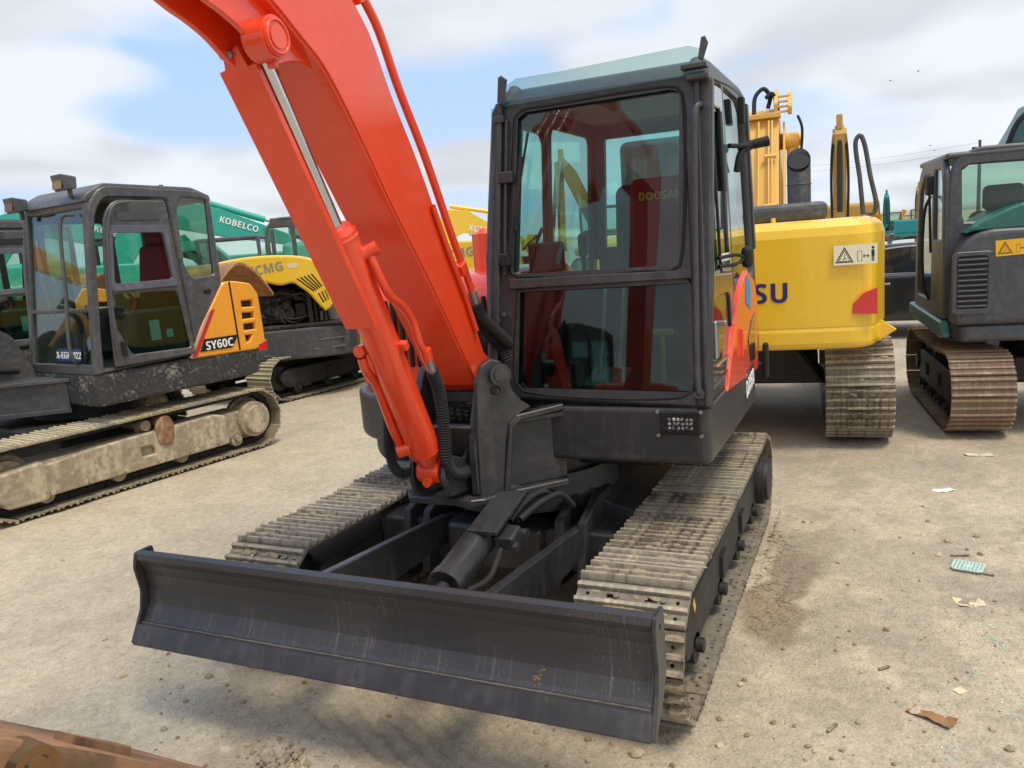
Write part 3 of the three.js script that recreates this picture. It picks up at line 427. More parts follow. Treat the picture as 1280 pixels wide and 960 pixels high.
  mesh('cab_rear', [box(.86, .62, .04, .53, 1.36, -.74, .01), bar(V(.1, 1.6, -.74), V(.14, 2.38, -.72), .09, .05), bar(V(.97, 1.6, -.74), V(.95, 2.38, -.72), .09, .05), box(.86, .1, .04, .53, 2.34, -.72, .01)], M.black, cab);
  mesh('window_pane', box(.76, .66, .006, .53, 1.98, -.74, .001), M.glass, cab).userData.label = 'rear window pane';
  // left-hand side of the cab in the picture (the machine's right): big fixed window
  { const P = V(.05, 1.03, .5), N = V(-1, .055, 0).normalize(), side = (z, y) => V(.05 + (y - 1.03) * .055, y, z); const pts = rounded([[.74, 1.03], [.72, 1.6], [.60, 2.25], [.5, 2.42], [-.6, 2.42], [-.76, 2.3], [-.76, 1.03]], [.02, .1, .1, .05, .1, .06, .02]), h1 = rect(.06, 1.5, .62, 2.26, .08).map(([z, y]) => [z > .4 ? z - (y - 1.5) * .09 : z, y]), h2 = rect(-.66, 1.5, -.02, 2.3, .06);
    const g = extrX(pts, -.03, 0, .006, [h1, h2]); const sh = new THREE.Matrix4().set(1, .055, 0, .05 - 1.03 * .055, 0, 1, 0, 0, 0, 0, 1, 0, 0, 0, 0, 1); g.applyMatrix4(sh); g.computeVertexNormals(); mesh('cab_side', g, M.black, cab);
    const gl = extrX(rect(-.7, 1.45, .66, 2.32), -.018, -.013, 0); gl.applyMatrix4(sh); mesh('window_pane', gl, M.glass, cab).userData.label = 'side window pane next to the boom'; }
  // door side
  const sh = new THREE.Matrix4().set(1, -.03, 0, 1.02 + 1.03 * .03, 0, 1, 0, 0, 0, 0, 1, 0, 0, 0, 0, 1);
  const sx = g => { g.applyMatrix4(sh); return g; };
  { const dz = y => -(y - 1.03) * .126;
    const frm = rounded([[.79, 1.03], [.79 + dz(2.1), 2.1], [.60, 2.28], [.5, 2.42], [.35, 2.45], [-.5, 2.45], [-.68, 2.42], [-.77, 2.28], [-.77, 1.03]], [.01, .1, .08, .08, .1, .1, .06, .06, .01], 4);
    const hd = rounded([[.71, 1.09], [.71 + dz(2.05), 2.05], [.56, 2.2], [.42, 2.36], [.03, 2.37], [.03, 1.09]], [.02, .1, .08, .08, .03, .02]), hq = rounded([[-.03, 1.48], [-.03, 2.37], [-.52, 2.36], [-.68, 2.25], [-.70, 1.48]], [.02, .03, .08, .08, .06]);
    mesh('cab_side', sx(extrX(frm, -.045, 0, .014, [hd, hq])), M.black, cab);
    const door = mesh('door', sx(extrX(rounded([[.70, 1.1], [.70 + dz(2.05), 2.05], [.55, 2.19], [.41, 2.35], [.04, 2.36], [.04, 1.1]], [.02, .1, .08, .08, .03, .02]), -.02, .004, .006, [rounded([[.60, 1.56], [.49, 2.2], [.42, 2.26], [.10, 2.26], [.10, 1.56]], [.05, .05, .03, .04, .04]), rect(.14, 1.16, .60, 1.44, .05)])), M.gloss, E_);
    mesh('window_pane', sx(extrX([[.63, 1.52], [.5, 2.24], [.43, 2.3], [.07, 2.3], [.07, 1.52]], -.012, -.007, 0)), M.glassDark, door);
    mesh('window_pane', sx(extrX(rect(.11, 1.13, .63, 1.47), -.012, -.007, 0)), M.glassDark, door);
    mesh('window_frame', sx(merge([extrX(rect(.325, 1.54, .345, 2.27), -.004, .008, .002), extrX(rect(.10, 1.9, .16, 2.25), -.002, .01, .002)])), M.seal, door);
    const hd1 = at(895, 425, 'x', 1.03); mesh('door_handle', [box(.02, .16, .05, 1.03, hd1.y, hd1.z, .012), box(.05, .02, .02, 1.05, hd1.y + .07, hd1.z, .006)], M.zinc, door);
    const wd = at(927, 138, 'x', 1.0); mesh('door_hinge', [box(.03, .13, .06, 1.0, wd.y, wd.z, .006)], M.seal, door);
    const lt = at(908, 321, 'x', 1.02); mesh('lettering', onFace(text('DOOSAN', .035), V(1.018, lt.y, lt.z + .02), V(1, .03, 0), V(0, 0, -1)), M.white, door);
    mesh('window_pane', sx(extrX([[-.0, 1.46], [-.0, 2.4], [-.55, 2.4], [-.72, 2.28], [-.72, 1.46]], -.02, -.015, 0)), M.glassDark, cab).userData.label = 'rear quarter pane behind the door';
    const mr = at(945, 183, 'x', 1.08); mesh('mirror_arm', [cyl(V(.98, mr.y, mr.z + .2), V(1.08, mr.y, mr.z), .012, .012, 8), cyl(V(1.0, mr.y, mr.z + .05), V(1.14, mr.y + .02, mr.z), .02, .026, 12), tube([V(1.0, mr.y - .12, mr.z + .12), V(1.02, mr.y - .03, mr.z + .1), V(1.06, mr.y, mr.z + .03)], .016, 12, 8)], M.seal, cab);
    const m2 = at(937, 321, 'x', 1.1); const mm = mesh('mirror', [box(.05, .1, .09, 1.09, m2.y, m2.z, .03), tube([V(1.02, m2.y + .015, m2.z + .35), V(1.07, m2.y + .02, m2.z + .2), V(1.08, m2.y, m2.z + .02)], .008, 16, 6), tube([V(1.02, m2.y - .02, m2.z + .35), V(1.07, m2.y - .02, m2.z + .2), V(1.08, m2.y, m2.z + .02)], .008, 16, 6)], M.seal, cab); }
  // visor over the windscreen and the two upright brackets that carry it
  mesh('sun_visor', [slab([[624, 133], [631, 108], [645, 98], [700, 89], [860, 57], [874, 60], [880, 90], [700, 120]], fr(750, 110, .03), V(0, .5, .866), .006, 0)], phy({ color: new THREE.Color().setRGB(.74, .83, .80), transmission: 1, thickness: 0, roughness: .2, ior: 1.5 }), cab);
  mesh('visor_bracket', [slab([[621, 128], [622, 97], [626, 94], [633, 99], [629, 130]], Pf.clone().addScaledVector(Nf, .045), Nf, .012, .003)], M.black, cab); mesh('visor_bracket', [slab([[872, 72], [876, 46], [881, 44], [885, 52], [878, 76]], Pf.clone().addScaledVector(Nf, .045), Nf, .012, .003), box(.1, .02, .05, fr(868, 83, .04).x, fr(868, 83, .04).y, fr(868, 83, .04).z, .005), box(.09, .03, .05, fr(872, 96, .03).x, fr(872, 96, .03).y, fr(872, 96, .03).z, .01)], M.black, cab);
  // corner posts round the edge between front and sides
  mesh('corner_post', [tube([V(1.0, 1.04, .78), V(.985, 1.7, .70), V(.97, 2.12, .64), V(.965, 2.3, .585), V(.96, 2.40, .47)], .035, 40, 12), tube([V(.065, 1.04, .78), V(.085, 1.7, .69), V(.11, 2.15, .62), V(.125, 2.32, .56), V(.135, 2.41, .45)], .035, 40, 12)], M.black, cab);
  // inside
  const lining = std({ map: grimeTex([40, 41, 43], [70, 68, 64], .3, 551), roughness: .8 });
  mesh('floor_mat', box(.9, .02, 1.4, .53, 1.045, 0, .004), M.seal, cab);
  mesh('roof_lining', box(.8, .02, 1.0, .55, 2.37, -.1, .004), std({ map: grimeTex([150, 150, 152], [120, 118, 112], .4, 553), roughness: .85 }), cab);
  const seat = mesh('seat', [box(.46, .12, .46, .54, 1.42, -.2, .05), box(.4, .3, .4, .54, 1.2, -.2, .03), box(.48, .62, .12, .54, 1.70, -.46, .06, -.12)], M.rubber, E_);
  const redCloth = std({ map: grimeTex([150, 16, 34], [170, 40, 55], .4, 561), roughness: .85 });
  mesh('seat_cover', [box(.34, .62, .08, .575, 1.72, -.40, .03, -.12), box(.42, .05, .44, .54, 1.49, -.19, .02)], redCloth, seat);
  mesh('lettering', onFace(text('DOOSAN', .042), V(.575, 1.93, -.385), V(0, .12, 1), V(1, 0, 0)), std({ color: 0xd8b030, roughness: .6 }), seat);
  const con = mesh('control_console', [box(.14, .4, .55, .3, 1.32, -.05, .04), box(.14, .4, .55, .92, 1.32, -.05, .04), box(.1, .34, .3, .2, 1.38, .45, .04, -.25)], lining, E_);
  for (const x of [.3, .92]) mesh('joystick', [cyl(V(x, 1.5, .12), V(x, 1.66, .13), .012), box(.045, .12, .05, x, 1.7, .13, .02)], M.seal, con);
  for (const x of [.47, .56]) mesh('travel_lever', [cyl(V(x, 1.06, .5), V(x + .01, 1.55, .34), .01), box(.09, .03, .03, x, 1.56, .34, .012), box(.09, .02, .18, x, 1.1, .5, .006, .3)], M.zinc, con);
  mesh('travel_lever', [cyl(V(.75, 1.06, .42), V(.75, 1.28, .40), .012), box(.1, .03, .03, .75, 1.29, .4, .01)], M.yellow, con);
  mesh('monitor', [box(.17, .14, .04, .22, 1.66, .42, .015, 0, .5), cyl(V(.2, 1.5, .42), V(.22, 1.6, .42), .015)], M.seal, con);

  // engine hood between boom and cab, rear cover on the door side
  const hood = mesh('engine_hood', [extrX(rounded([[.35, 1.03], [.33, 1.5], [.2, 1.6], [-.85, 1.6], [-1.0, 1.45], [-1.02, 1.03]], [.02, .12, .08, .1, .1, .02], 4), -.95, -.12, .04)], M.red, E_);
  const sl = []; for (let i = 0; i < 16; i++) sl.push(box(.022, .36, .03, -.165 - i * .045, 1.31, .35, .01));
  mesh('vent_slots', sl, M.seal, hood);
  mesh('air_cleaner_cap', [cyl(V(-.32, 1.58, -.05), V(-.32, 1.8, -.05), .075, .075, 24), cyl(V(-.32, 1.8, -.05), V(-.32, 1.83, -.05), .06, .03, 24)], M.red, hood);
  mesh('toolbox_corner', [box(.26, .36, .3, -.655, .83, .42, .09)], M.black, E_);
  const xs = 1.032, S = (u, v) => { const p = at(u, v, 'x', xs); return [p.z, p.y]; };
  const cover = mesh('rear_side_cover', [extrX(smooth([[910, 489], [917, 430], [925, 365], [934, 338]].map(p => S(...p)), 4).concat([[943, 350], [947, 380], [948, 457], [947, 461]].map(p => S(...p))), xs - .03, xs, .004)], M.red, E_);
  mesh('cover_hinge', [box(.02, .14, .03, xs + .005, S(926, 428)[1], S(926, 428)[0], .005)], M.red, cover);
  mesh('sticker', onFace(box(.16, .14, .002, 0, 0, 0, .0005, 0, 0, -.3), V(xs + .002, S(935, 366)[1], S(935, 366)[0]), V(1, 0, 0), V(0, 0, -1)), std({ color: 0x3a8fc0, roughness: .4 }), cover);
  mesh('panel_glass', [extrX([[938, 452], [935, 425], [939, 400], [943, 390], [943, 448]].map(p => S(...p)), xs + .001, xs + .004, 0)], M.gloss, cover);
  const tl = at(937, 478, 'x', 1.036); mesh('lettering', onFace(text('DX60', .085), V(1.038, tl.y, tl.z), V(1, 0, 0), V(0, .12, -1)), M.white, deck);
  mesh('counterweight', [extrY(rounded([[-1.0, -.75], [1.0, -.75], [.8, -1.05], [.3, -1.14], [-.3, -1.14], [-.8, -1.05]], [0, .05, .2, .2, .2, .2]), .8, 1.5, .03)], M.red, E_);
  const rb = at(955, 455, 'x', 1.06); mesh('side_rail', [box(.03, .2, .06, 1.07, rb.y + .02, rb.z, .012), cyl(V(1.0, rb.y, rb.z + .02), V(1.08, rb.y, rb.z), .018, .018, 10)], M.seal, E_);
}
// ---------- parked machines around it ----------
function frameOf(g) { // read photo pixels on planes of a machine's own frame
  g.updateMatrixWorld(true); const inv = g.matrixWorld.clone().invert(), o = camera.position.clone().applyMatrix4(inv), rot = new THREE.Matrix4().extractRotation(inv);
  const hit = (u, v, ax, val) => { const d = ray(u, v).applyMatrix4(rot), t = (val - o[ax]) / d[ax]; return o.clone().addScaledVector(d, t); };
  return { side: (u, v, x) => { const p = hit(u, v, 'x', x); return [p.z, p.y]; }, front: (u, v, z) => { const p = hit(u, v, 'z', z); return [p.x, p.y]; }, hit };
}
const TAN = [186, 174, 148];
M.tan = std({ map: grimeTex([146, 136, 116], TAN, 1.1, 601, 512, .5), roughness: .92, bumpMap: bumpFine, bumpScale: .004 });
M.shoeTan = [0, 1, 2].map(k => std({ vertexColors: true, map: grimeTex([[178, 168, 142], [190, 178, 148], [150, 146, 132]][k], [208, 198, 166], 1, 611 + k * 9, 256, .6), roughness: .9, bumpMap: bumpFine, bumpScale: .006 }));
M.shoeBrown = [0, 1].map(k => std({ vertexColors: true, map: grimeTex([[166, 140, 118], [148, 126, 108]][k], [190, 172, 142], .8, 631 + k * 9, 256, .5), roughness: .85, bumpMap: bumpFine, bumpScale: .005 }));
const scr = []; for (let i = 0; i < 70; i++) { const x = rnd(), y = rnd(), a = rr(-.5, .5) + (rnd() < .25 ? 1.2 : 0), l = rr(.03, .16); scr.push([x, y, Math.cos(a), Math.sin(a), l, rr(.0012, .003)]); }
M.scuffed = std({ map: tex(512, (u, v) => { // dark paint with scratches through to primer and dried mud splashes
  const f = fbm(u * 48, v * 48, 641, 3, 48), a = fbm(u * 4, v * 4, 643, 4, 4); let t = sstep(.5, .72, a * .68 + f * .32) * .7;
  for (const [x, y, c, s, l, w] of scr) { const dx = u - x, dy = v - y, p = dx * c + dy * s, q = Math.abs(dy * c - dx * s); if (p > 0 && p < l && q < w) t += .6 * (.4 + f); }
  t = Math.min(1, t); return [mix(54, 168, t) + (f - .5) * 24, mix(54, 162, t) + (f - .5) * 24, mix(56, 140, t) + (f - .5) * 20]; }), roughness: .7 });
M.plateBlue = std({ color: 0x24427c, roughness: .5 });
M.stripeRed = std({ color: 0xc81c28, roughness: .45 }); M.stripeGrey = std({ color: 0xa2a2a4, roughness: .5 });
M.glassClear = phy({ color: new THREE.Color().setRGB(.78, .88, .82), transmission: 1, thickness: 0, roughness: .03, ior: 1.5 });

const sany = thing('yellow_excavator', 'dusty orange and dark grey excavator with open cab door and two roof lamps', 'excavator');
sany.position.set(-4.85, 0, -.92); sany.rotation.y = -9.4 * PI / 180;
{
  const g = sany, f = frameOf(g), xs = .95, S = (u, v, x = xs) => f.side(u, v, x);
  const tk = buildTrack(g, { x: .76, w: .42, zr: -1.33, zf: 1.42, h: .57, p: .145, shoeMat: M.shoeTan, frameMat: M.tan, outer: 1, sag: .0, mud: 700 });
  buildTrack(g, { x: -.76, w: .42, zr: -1.33, zf: 1.42, h: .57, p: .145, shoeMat: M.shoeTan, frameMat: M.tan, outer: -1, sag: .0 });
  // big dusty side beam of the near track with its end guard, hub and slot
  mesh('side_beam', [extrX(rounded([[-.72, .12], [1.0, .12], [1.0, .36], [.5, .40], [-.6, .42], [-.72, .38]], .03), .80, .955, .012, [rounded([[.02, .22], [.14, .22], [.14, .3], [.05, .3], [.02, .27]], .01)])], M.tan, tk);
  mesh('idler_guard', [extrX(rounded([[.92, .10], [1.22, .11], [1.27, .17], [1.27, .37], [.92, .40]], .03), .80, .972, .012)], M.tan, tk);
  mesh('slot_back', box(.01, .2, .3, .86, .26, .08, .001), M.seal, tk);
  mesh('drive_hub', [cyl(V(.78, .285, -1.02), V(.96, .285, -1.02), .17, .165, 32), cyl(V(.955, .285, -1.02), V(1.0, .285, -1.02), .13, .125, 32)], M.tan, tk);
  mesh('carrier_bracket', [extrX(rounded([[-.16, .28], [-.02, .28], [.0, .44], [-.06, .52], [-.14, .52], [-.18, .44]], .04), .94, .97, .006), cyl(V(.8, .47, -.09), V(.95, .47, -.09), .05, .05, 16)], std({ map: grimeTex([128, 88, 62], TAN, .6, 661), roughness: .9 }), tk);
  for (let i = 0; i < 6; i++) mesh('bolt_head', new THREE.CylinderGeometry(.016, .018, .03, 6).rotateZ(PI / 2).translate(.965, .15, -.6 + i * .3), M.tan, tk);
  mesh('undercarriage', [box(1.2, .2, 1.0, 0, .36, .1, .03), new THREE.CylinderGeometry(.45, .45, .2, 32).translate(0, .58, 0), box(1.0, .1, .5, .0, .5, .5, .03)], M.frameDark, g);
  mesh('dozer_blade', [extrX([[1.86, .12], [1.92, .1], [1.83, .25], [1.83, .38], [1.88, .5], [1.83, .5], [1.78, .36], [1.79, .24]], -.97, .97, .004), box(.1, .12, .9, .4, .32, 1.4, .02), box(.1, .12, .9, -.4, .32, 1.4, .02)], M.scuffed, g);
  // platform
  const deck = mesh('platform', [extrY(rounded([[xs, .42], [xs, -1.1], [.8, -1.3], [-.8, -1.3], [-xs, -1.1], [-xs, .3], [-.8, .42]], [.03, .15, .2, .2, .15, .1, .1], 5), .70, .965, .03)], M.scuffed, g);
  mesh('boom_bracket', [extrX(rounded([[.42, .66], [.86, .70], [.9, .9], [.78, 1.3], [.66, 1.36], [.56, 1.3], [.42, .98]], .04), -.02, .02, .006), extrX(rounded([[.42, .66], [.86, .70], [.9, .9], [.78, 1.3], [.66, 1.36], [.56, 1.3], [.42, .98]], .04), -.36, -.32, .006), extrY([[-.4, .3], [.5, .42], [.1, .86], [-.4, .86]], .64, .68, .004), extrY([[.0, .42], [.5, .425], [.08, .82], [.0, .82]], .68, .9, .004), extrY([[.0, .42], [.56, .425], [.1, .88], [.0, .88]], .9, .93, .004)], M.greyCab, g);
  mesh('boom', [extrX([[.6, 1.2], [.75, 1.15], [1.3, 2.0], [1.9, 2.7], [2.6, 2.95], [3.2, 2.8], [3.2, 2.95], [2.6, 3.2], [1.7, 3.0], [1.05, 2.1]], -.28, -.06, .006)], M.orange, g);
  mesh('arm', [extrX([[3.1, 2.7], [3.2, 3.1], [3.4, 3.0], [3.5, 1.2], [3.35, 1.15]], -.24, -.1, .006)], M.orange, g);
  mesh('bucket', [extrX(rounded([[3.2, 1.1], [3.6, 1.2], [3.75, .8], [3.5, .4], [3.0, .5], [3.1, .9]], .1), -.4, .06, .01)], M.steelDirty, g);
  mesh('hose', corrugated([V(.02, 1.6, .55), V(.05, 1.5, .78), V(.05, 1.25, .86), V(.04, 1.05, .74), V(.0, 1.0, .55)], .03, 40, .08), M.rubber, g); mesh('hose', corrugated([V(-.04, 1.55, .55), V(-.02, 1.45, .72), V(-.02, 1.22, .78), V(-.03, 1.05, .66), V(-.06, 1.0, .5)], .025, 40, .08), M.rubber, g);
  // cab shell
  const frm = rounded([[.40, .965], [.34, 1.8], [.26, 2.28], [.14, 2.44], [-.76, 2.405], [-.87, 2.33], [-.87, 1.0]], [.01, .3, .1, .1, .08, .06, .01], 4);
  const rearWin = rounded([[222, 262], [226, 246], [258, 250], [263, 300], [268, 343], [241, 347], [231, 330]].map(p => S(...p)), .03), door = rounded([[.33, 1.0], [.28, 1.8], [.20, 2.22], [.12, 2.34], [-.44, 2.33], [-.50, 1.0]], [.02, .3, .1, .08, .04, .02]);
  const cab = mesh('cab', [extrX(frm, xs - .05, xs, .015, [rearWin, door]), extrX(rounded([[.40, .965], [.34, 1.8], [.26, 2.28], [.14, 2.40], [-.76, 2.38], [-.87, 2.3], [-.87, 1.0]], .05), -.07, -.03, .01, [rect(-.42, 1.4, .22, 2.2, .05), rect(-.78, 1.5, -.5, 2.2, .05)]),
    bar(V(-.05, .97, .39), V(-.01, 2.3, .23), .06, .06), bar(V(.93, .97, .385), V(.91, 2.3, .235), .06, .06), box(1.0, .08, .06, .45, 1.0, .385, .01), box(.96, .08, .08, .45, 2.3, .22, .02), box(.96, .5, .04, .45, 1.25, -.86, .01), box(.06, 1.0, .05, -.02, 1.85, -.85, .01)], M.greyCab, g);
  mesh('roof', [extrX(rounded([[.30, 2.30], [.24, 2.38], [.10, 2.455], [-.7, 2.43], [-.88, 2.36], [-.88, 2.30], [-.7, 2.36], [.1, 2.38]], .03, 3), -.07, .94, .02)], M.greyCab, cab);
  const tilt = -Math.atan2(.155, 1.3);
  mesh('window_pane', box(.9, 1.24, .006, .45, 1.64, .315, .001, tilt), M.glassClear, cab).userData.label = 'windscreen with blue registration sticker';
  mesh('window_bar', bar(V(-.02, 1.47, .34), V(.92, 1.47, .335), .03, .03), M.greyCab, cab);
  mesh('window_pane', extrX(rearWin.map(([z, y]) => [z * 1.0, y]), xs - .03, xs - .024, 0), M.glassClear, cab);
  mesh('window_pane', box(.86, .9, .006, .45, 1.9, -.86, .001), M.glassClear, cab); mesh('window_pane', box(.006, .85, 1.1, -.05, 1.8, -.28, .001), M.glassClear, cab);
  mesh('grab_rail', tube([V(.78, 2.22, .28), V(.74, 2.22, .34), V(.72, 2.18, .36), V(.74, 1.6, .43), V(.76, 1.15, .48), V(.76, 1.08, .46), V(.72, 1.05, .42)], .015, 60, 8), M.greyCab, cab);
  const np = V(.56, 1.115, .392); mesh('registration_sticker', [box(.36, .1, .006, np.x, np.y, np.z, .002, tilt)], M.plateBlue, cab);
  mesh('lettering', onFace(text('X-EGP0022', .055), np.clone().add(V(0, 0, .005)), V(0, .118, 1), V(1, 0, 0)), M.white, cab);
  for (const [x, y, z, t] of [[.76, 2.47, .30, .1], [.03, 2.36, .34, -.1]]) { const l = mesh('roof_lamp', [extrX(rounded([[z - .05, y - .05], [z + .05, y - .07], [z + .07, y + .06], [z - .06, y + .04]], .015), x - .08, x + .08, .01), box(.03, .08, .03, x, y - .08, z - .03, .005)], M.greyCab, cab); }
  mesh('lamp_lens', box(.13, .1, .006, .76, 2.468, .362, .002, -.15), std({ map: grimeTex([150, 120, 78], [110, 92, 66], .6, 671), roughness: .4 }), cab); mesh('lamp_lens', box(.13, .1, .006, .03, 2.358, .402, .002, -.15), std({ color: 0x6e4a40, roughness: .4 }), cab);
  for (const [x, z] of [[.8, .0], [.8, -.5], [.2, .0]]) mesh('roof_bolt', cyl(V(x, 2.42, z), V(x, 2.46, z), .02, .018, 10), M.greyCab, cab);
  // door, slightly ajar in front of the opening
  const dw = [[.16, 1.66], [.115, 2.06], [-.33, 2.05], [-.36, 1.66]].map(p => p), dx = .985;
  const dr = mesh('door', [extrX(rounded([[.26, 1.0], [.22, 1.8], [.16, 2.2], [.06, 2.32], [-.40, 2.31], [-.48, 1.0]], [.02, .3, .1, .1, .04, .02], 5), dx - .03, dx, .01, [rounded(dw, .03), rounded([[.10, 1.08], [.19, 1.3], [.20, 1.58], [-.39, 1.56], [-.44, 1.06]], .03)])], M.greyCab, g);
  mesh('window_pane', extrX([[.08, 1.06], [.21, 1.3], [.21, 1.6], [-.4, 1.58], [-.45, 1.04]], dx - .018, dx - .013, 0), M.glassDark, dr);
  mesh('window_frame', extrX(rounded([[.20, 1.6], [.15, 2.12], [-.37, 2.11], [-.40, 1.6]], .03), dx, dx + .012, .003, [rounded(dw, .03)]), std({ map: grimeTex([86, 90, 104], [130, 128, 124], .4, 681), roughness: .5 }), dr);
  mesh('door_handle', [box(.02, .12, .04, dx + .01, 1.14, .17, .008)], M.seal, dr); mesh('grab_rail', tube([V(dx + .01, 1.1, .24), V(dx + .04, 1.2, .25), V(dx + .04, 1.8, .21), V(dx + .04, 2.15, .15), V(dx + .03, 2.27, .08), V(dx + .02, 2.3, -.05)], .012, 50, 8), M.greyCab, dr);
  mesh('upper_louvre', box(.004, .07, .38, dx + .004, 2.19, -.13, .002), M.gloss, dr);
  mesh('notice', box(.003, .17, .09, dx - .02, 1.25, -.14, .001), M.white, dr); mesh('notice', box(.003, .07, .06, dx - .02, 1.21, -.27, .001), M.white, dr);
  // inside
  mesh('seat', [box(.44, .12, .42, .45, 1.35, -.35, .05), box(.3, .3, .3, .45, 1.15, -.35, .03)], M.rubber, g);
  mesh('seat_back', [box(.44, .62, .12, .45, 1.66, -.56, .05, -.15), box(.24, .18, .1, .45, 2.05, -.62, .04)], std({ color: 0x6d1220, roughness: .8 }), g);
  mesh('control_console', [box(.14, .4, .5, .16, 1.25, -.1, .03), box(.14, .4, .5, .78, 1.22, -.25, .03), cyl(V(.4, 1.0, .2), V(.4, 1.5, .1), .012), cyl(V(.5, 1.0, .2), V(.5, 1.5, .1), .012), box(.18, .3, .06, .1, 1.6, .1, .02)], M.greyCab, g);
  mesh('safety_strap', [bar(V(.8, 1.2, .0), V(.8, 1.5, -.1), .05, .01), bar(V(.8, 1.5, -.1), V(.8, 1.62, -.02), .05, .01)], M.stripeRed, g); mesh('floor_mat', box(.96, .02, 1.2, .45, .99, -.22, .004), M.rubber, g);
  // rear side cover
  const P = (list) => list.map(p => S(...p));
  const rc = mesh('rear_side_cover', [extrX(rounded(P([[237, 449], [250, 410], [277, 353], [290, 351], [312, 354], [322, 368], [328, 405], [332, 432], [320, 436]]), .03), xs - .05, xs + .012, .012, [P([[301, 376], [315, 375], [316, 383], [302, 384]]), P([[302, 391], [316, 390], [317, 397], [303, 399]]), P([[304, 405], [318, 403], [319, 411], [305, 413]]), P([[306, 419], [315, 418], [312, 426], [308, 428]])])], M.orange, g);
  mesh('cover_backing', box(.01, .5, .22, xs - .045, 1.22, -1.1, .002), M.frameDark, rc);
  mesh('panel_gap', extrX(P([[284, 352], [286, 352], [300, 437], [298, 438]]), xs + .0125, xs + .0145, 0), M.seal, rc);
  mesh('stripe', extrX(P([[239, 447], [262, 388], [267, 386], [245, 446]]), xs + .0145, xs + .0185, 0), M.stripeRed, rc); mesh('stripe', extrX(P([[236, 448], [258, 393], [262, 388], [239, 447]]), xs + .0145, xs + .0185, 0), M.stripeGrey, rc);
  mesh('name_plate', extrX(P([[249, 440], [254, 424], [296, 418], [289, 434]]), xs + .0145, xs + .0185, 0), M.seal, rc);
  const tp = S(273, 429.5); mesh('lettering', onFace(text('SY60C', .075), V(xs + .0205, tp[1], tp[0]), V(1, 0, 0), V(0, .0, -1)), M.white, rc);
  mesh('tail_lamp', extrX(P([[322, 430], [332, 424], [333, 436], [323, 438]]), xs - .04, xs + .02, .008), M.tail, rc);
  mesh('rear_grille_cover', [extrY(rounded([[.9, -1.0], [.9, -1.2], [.7, -1.3], [-.8, -1.3], [-.9, -1.1], [-.9, -.9]], .1), .965, 1.55, .04)], M.orange, g);
  const lk = S(259, 364); mesh('latch', [box(.02, .04, .07, xs + .005, lk[1], lk[0], .01)], M.seal, rc);
  // engine lid standing open at the back
  { const pts = [], inn = []; for (let i = 0; i <= 10; i++) { const a = i / 10; pts.push([-1.15 - .62 * a, 1.60 + .17 * Math.sin(Math.min(1, a * 2.2) * PI / 2) - .34 * Math.max(0, a - .3) * Math.max(0, a - .3) * 2.1]); } pts.forEach(p => inn.unshift([p[0] + .005, p[1] - .03])); mesh('engine_lid', [extrX([...pts, ...inn], -.5, .55, .004)], std({ map: grimeTex([150, 108, 70], [196, 150, 92], .8, 691), roughness: .6 }), g); }
}
// a second machine of the same kind beyond it
{
  const c = sany.clone(); c.name = numbered('yellow_excavator'); scene.add(c); c.position.set(-8.35, 0, -2.2); c.rotation.y = -9.4 * PI / 180;
  tag(c, 'orange and dark grey excavator parked beyond the one with open cab door', 'excavator');
  for (const k of c.children.filter(o => ['boom', 'arm', 'bucket'].includes(o.name))) c.remove(k);
  mesh('boom', [extrX([[.6, 1.2], [.75, 1.15], [1.3, 2.0], [2.4, 2.4], [3.4, 2.2], [3.4, 2.4], [2.4, 2.7], [1.15, 2.3]], -.28, -.06, .006)], M.orange, c);
}

// ---------- yellow excavator with closed counterweight, seen from behind ----------
function signTex(bg, draw, w = 256, h = 128) { const c = document.createElement('canvas'); c.width = w; c.height = h; const x = c.getContext('2d'); x.fillStyle = bg; x.fillRect(0, 0, w, h); draw(x, w, h); const t = new THREE.CanvasTexture(c); t.colorSpace = THREE.SRGBColorSpace; return t; }
function warn(x, w, h, ink) { // triangle with a struck figure, box, double arrow, standing man
  x.strokeStyle = ink; x.fillStyle = ink; x.lineWidth = 7; x.beginPath(); x.moveTo(w * .06, h * .86); x.lineTo(w * .25, h * .14); x.lineTo(w * .44, h * .86); x.closePath(); x.stroke(); x.lineWidth = 4; x.beginPath(); x.moveTo(w * .06 + 14, h * .80); x.lineTo(w * .25, h * .28); x.lineTo(w * .44 - 14, h * .80); x.closePath(); x.stroke();
  x.beginPath(); x.moveTo(w * .2, h * .72); x.lineTo(w * .31, h * .66); x.moveTo(w * .25, h * .45); x.lineTo(w * .25, h * .68); x.stroke();
  x.lineWidth = 3; x.strokeRect(w * .55, h * .34, w * .1, h * .5); x.lineWidth = 6; x.beginPath(); x.moveTo(w * .68, h * .6); x.lineTo(w * .8, h * .6); x.stroke();
  x.beginPath(); x.moveTo(w * .67, h * .6); x.lineTo(w * .71, h * .5); x.lineTo(w * .71, h * .7); x.fill(); x.beginPath(); x.moveTo(w * .82, h * .6); x.lineTo(w * .78, h * .5); x.lineTo(w * .78, h * .7); x.fill();
  x.beginPath(); x.arc(w * .9, h * .2, h * .07, 0, 7); x.fill(); x.fillRect(w * .865, h * .3, w * .07, h * .32); x.fillRect(w * .87, h * .6, w * .025, h * .28); x.fillRect(w * .905, h * .6, w * .025, h * .28);
}
function decal(name, w, h, texr, p, n, r, parent) { const g = onFace(new THREE.BoxGeometry(w, h, .002), p, n, r); return mesh(name, g, std({ map: texr, roughness: .5 }), parent, true); }
const kom = thing('large_yellow_excavator', 'yellow excavator seen from behind with dark blue lettering on its counterweight', 'excavator');
kom.position.set(.48, 0, -3.85); kom.rotation.y = 4.5 * PI / 180;
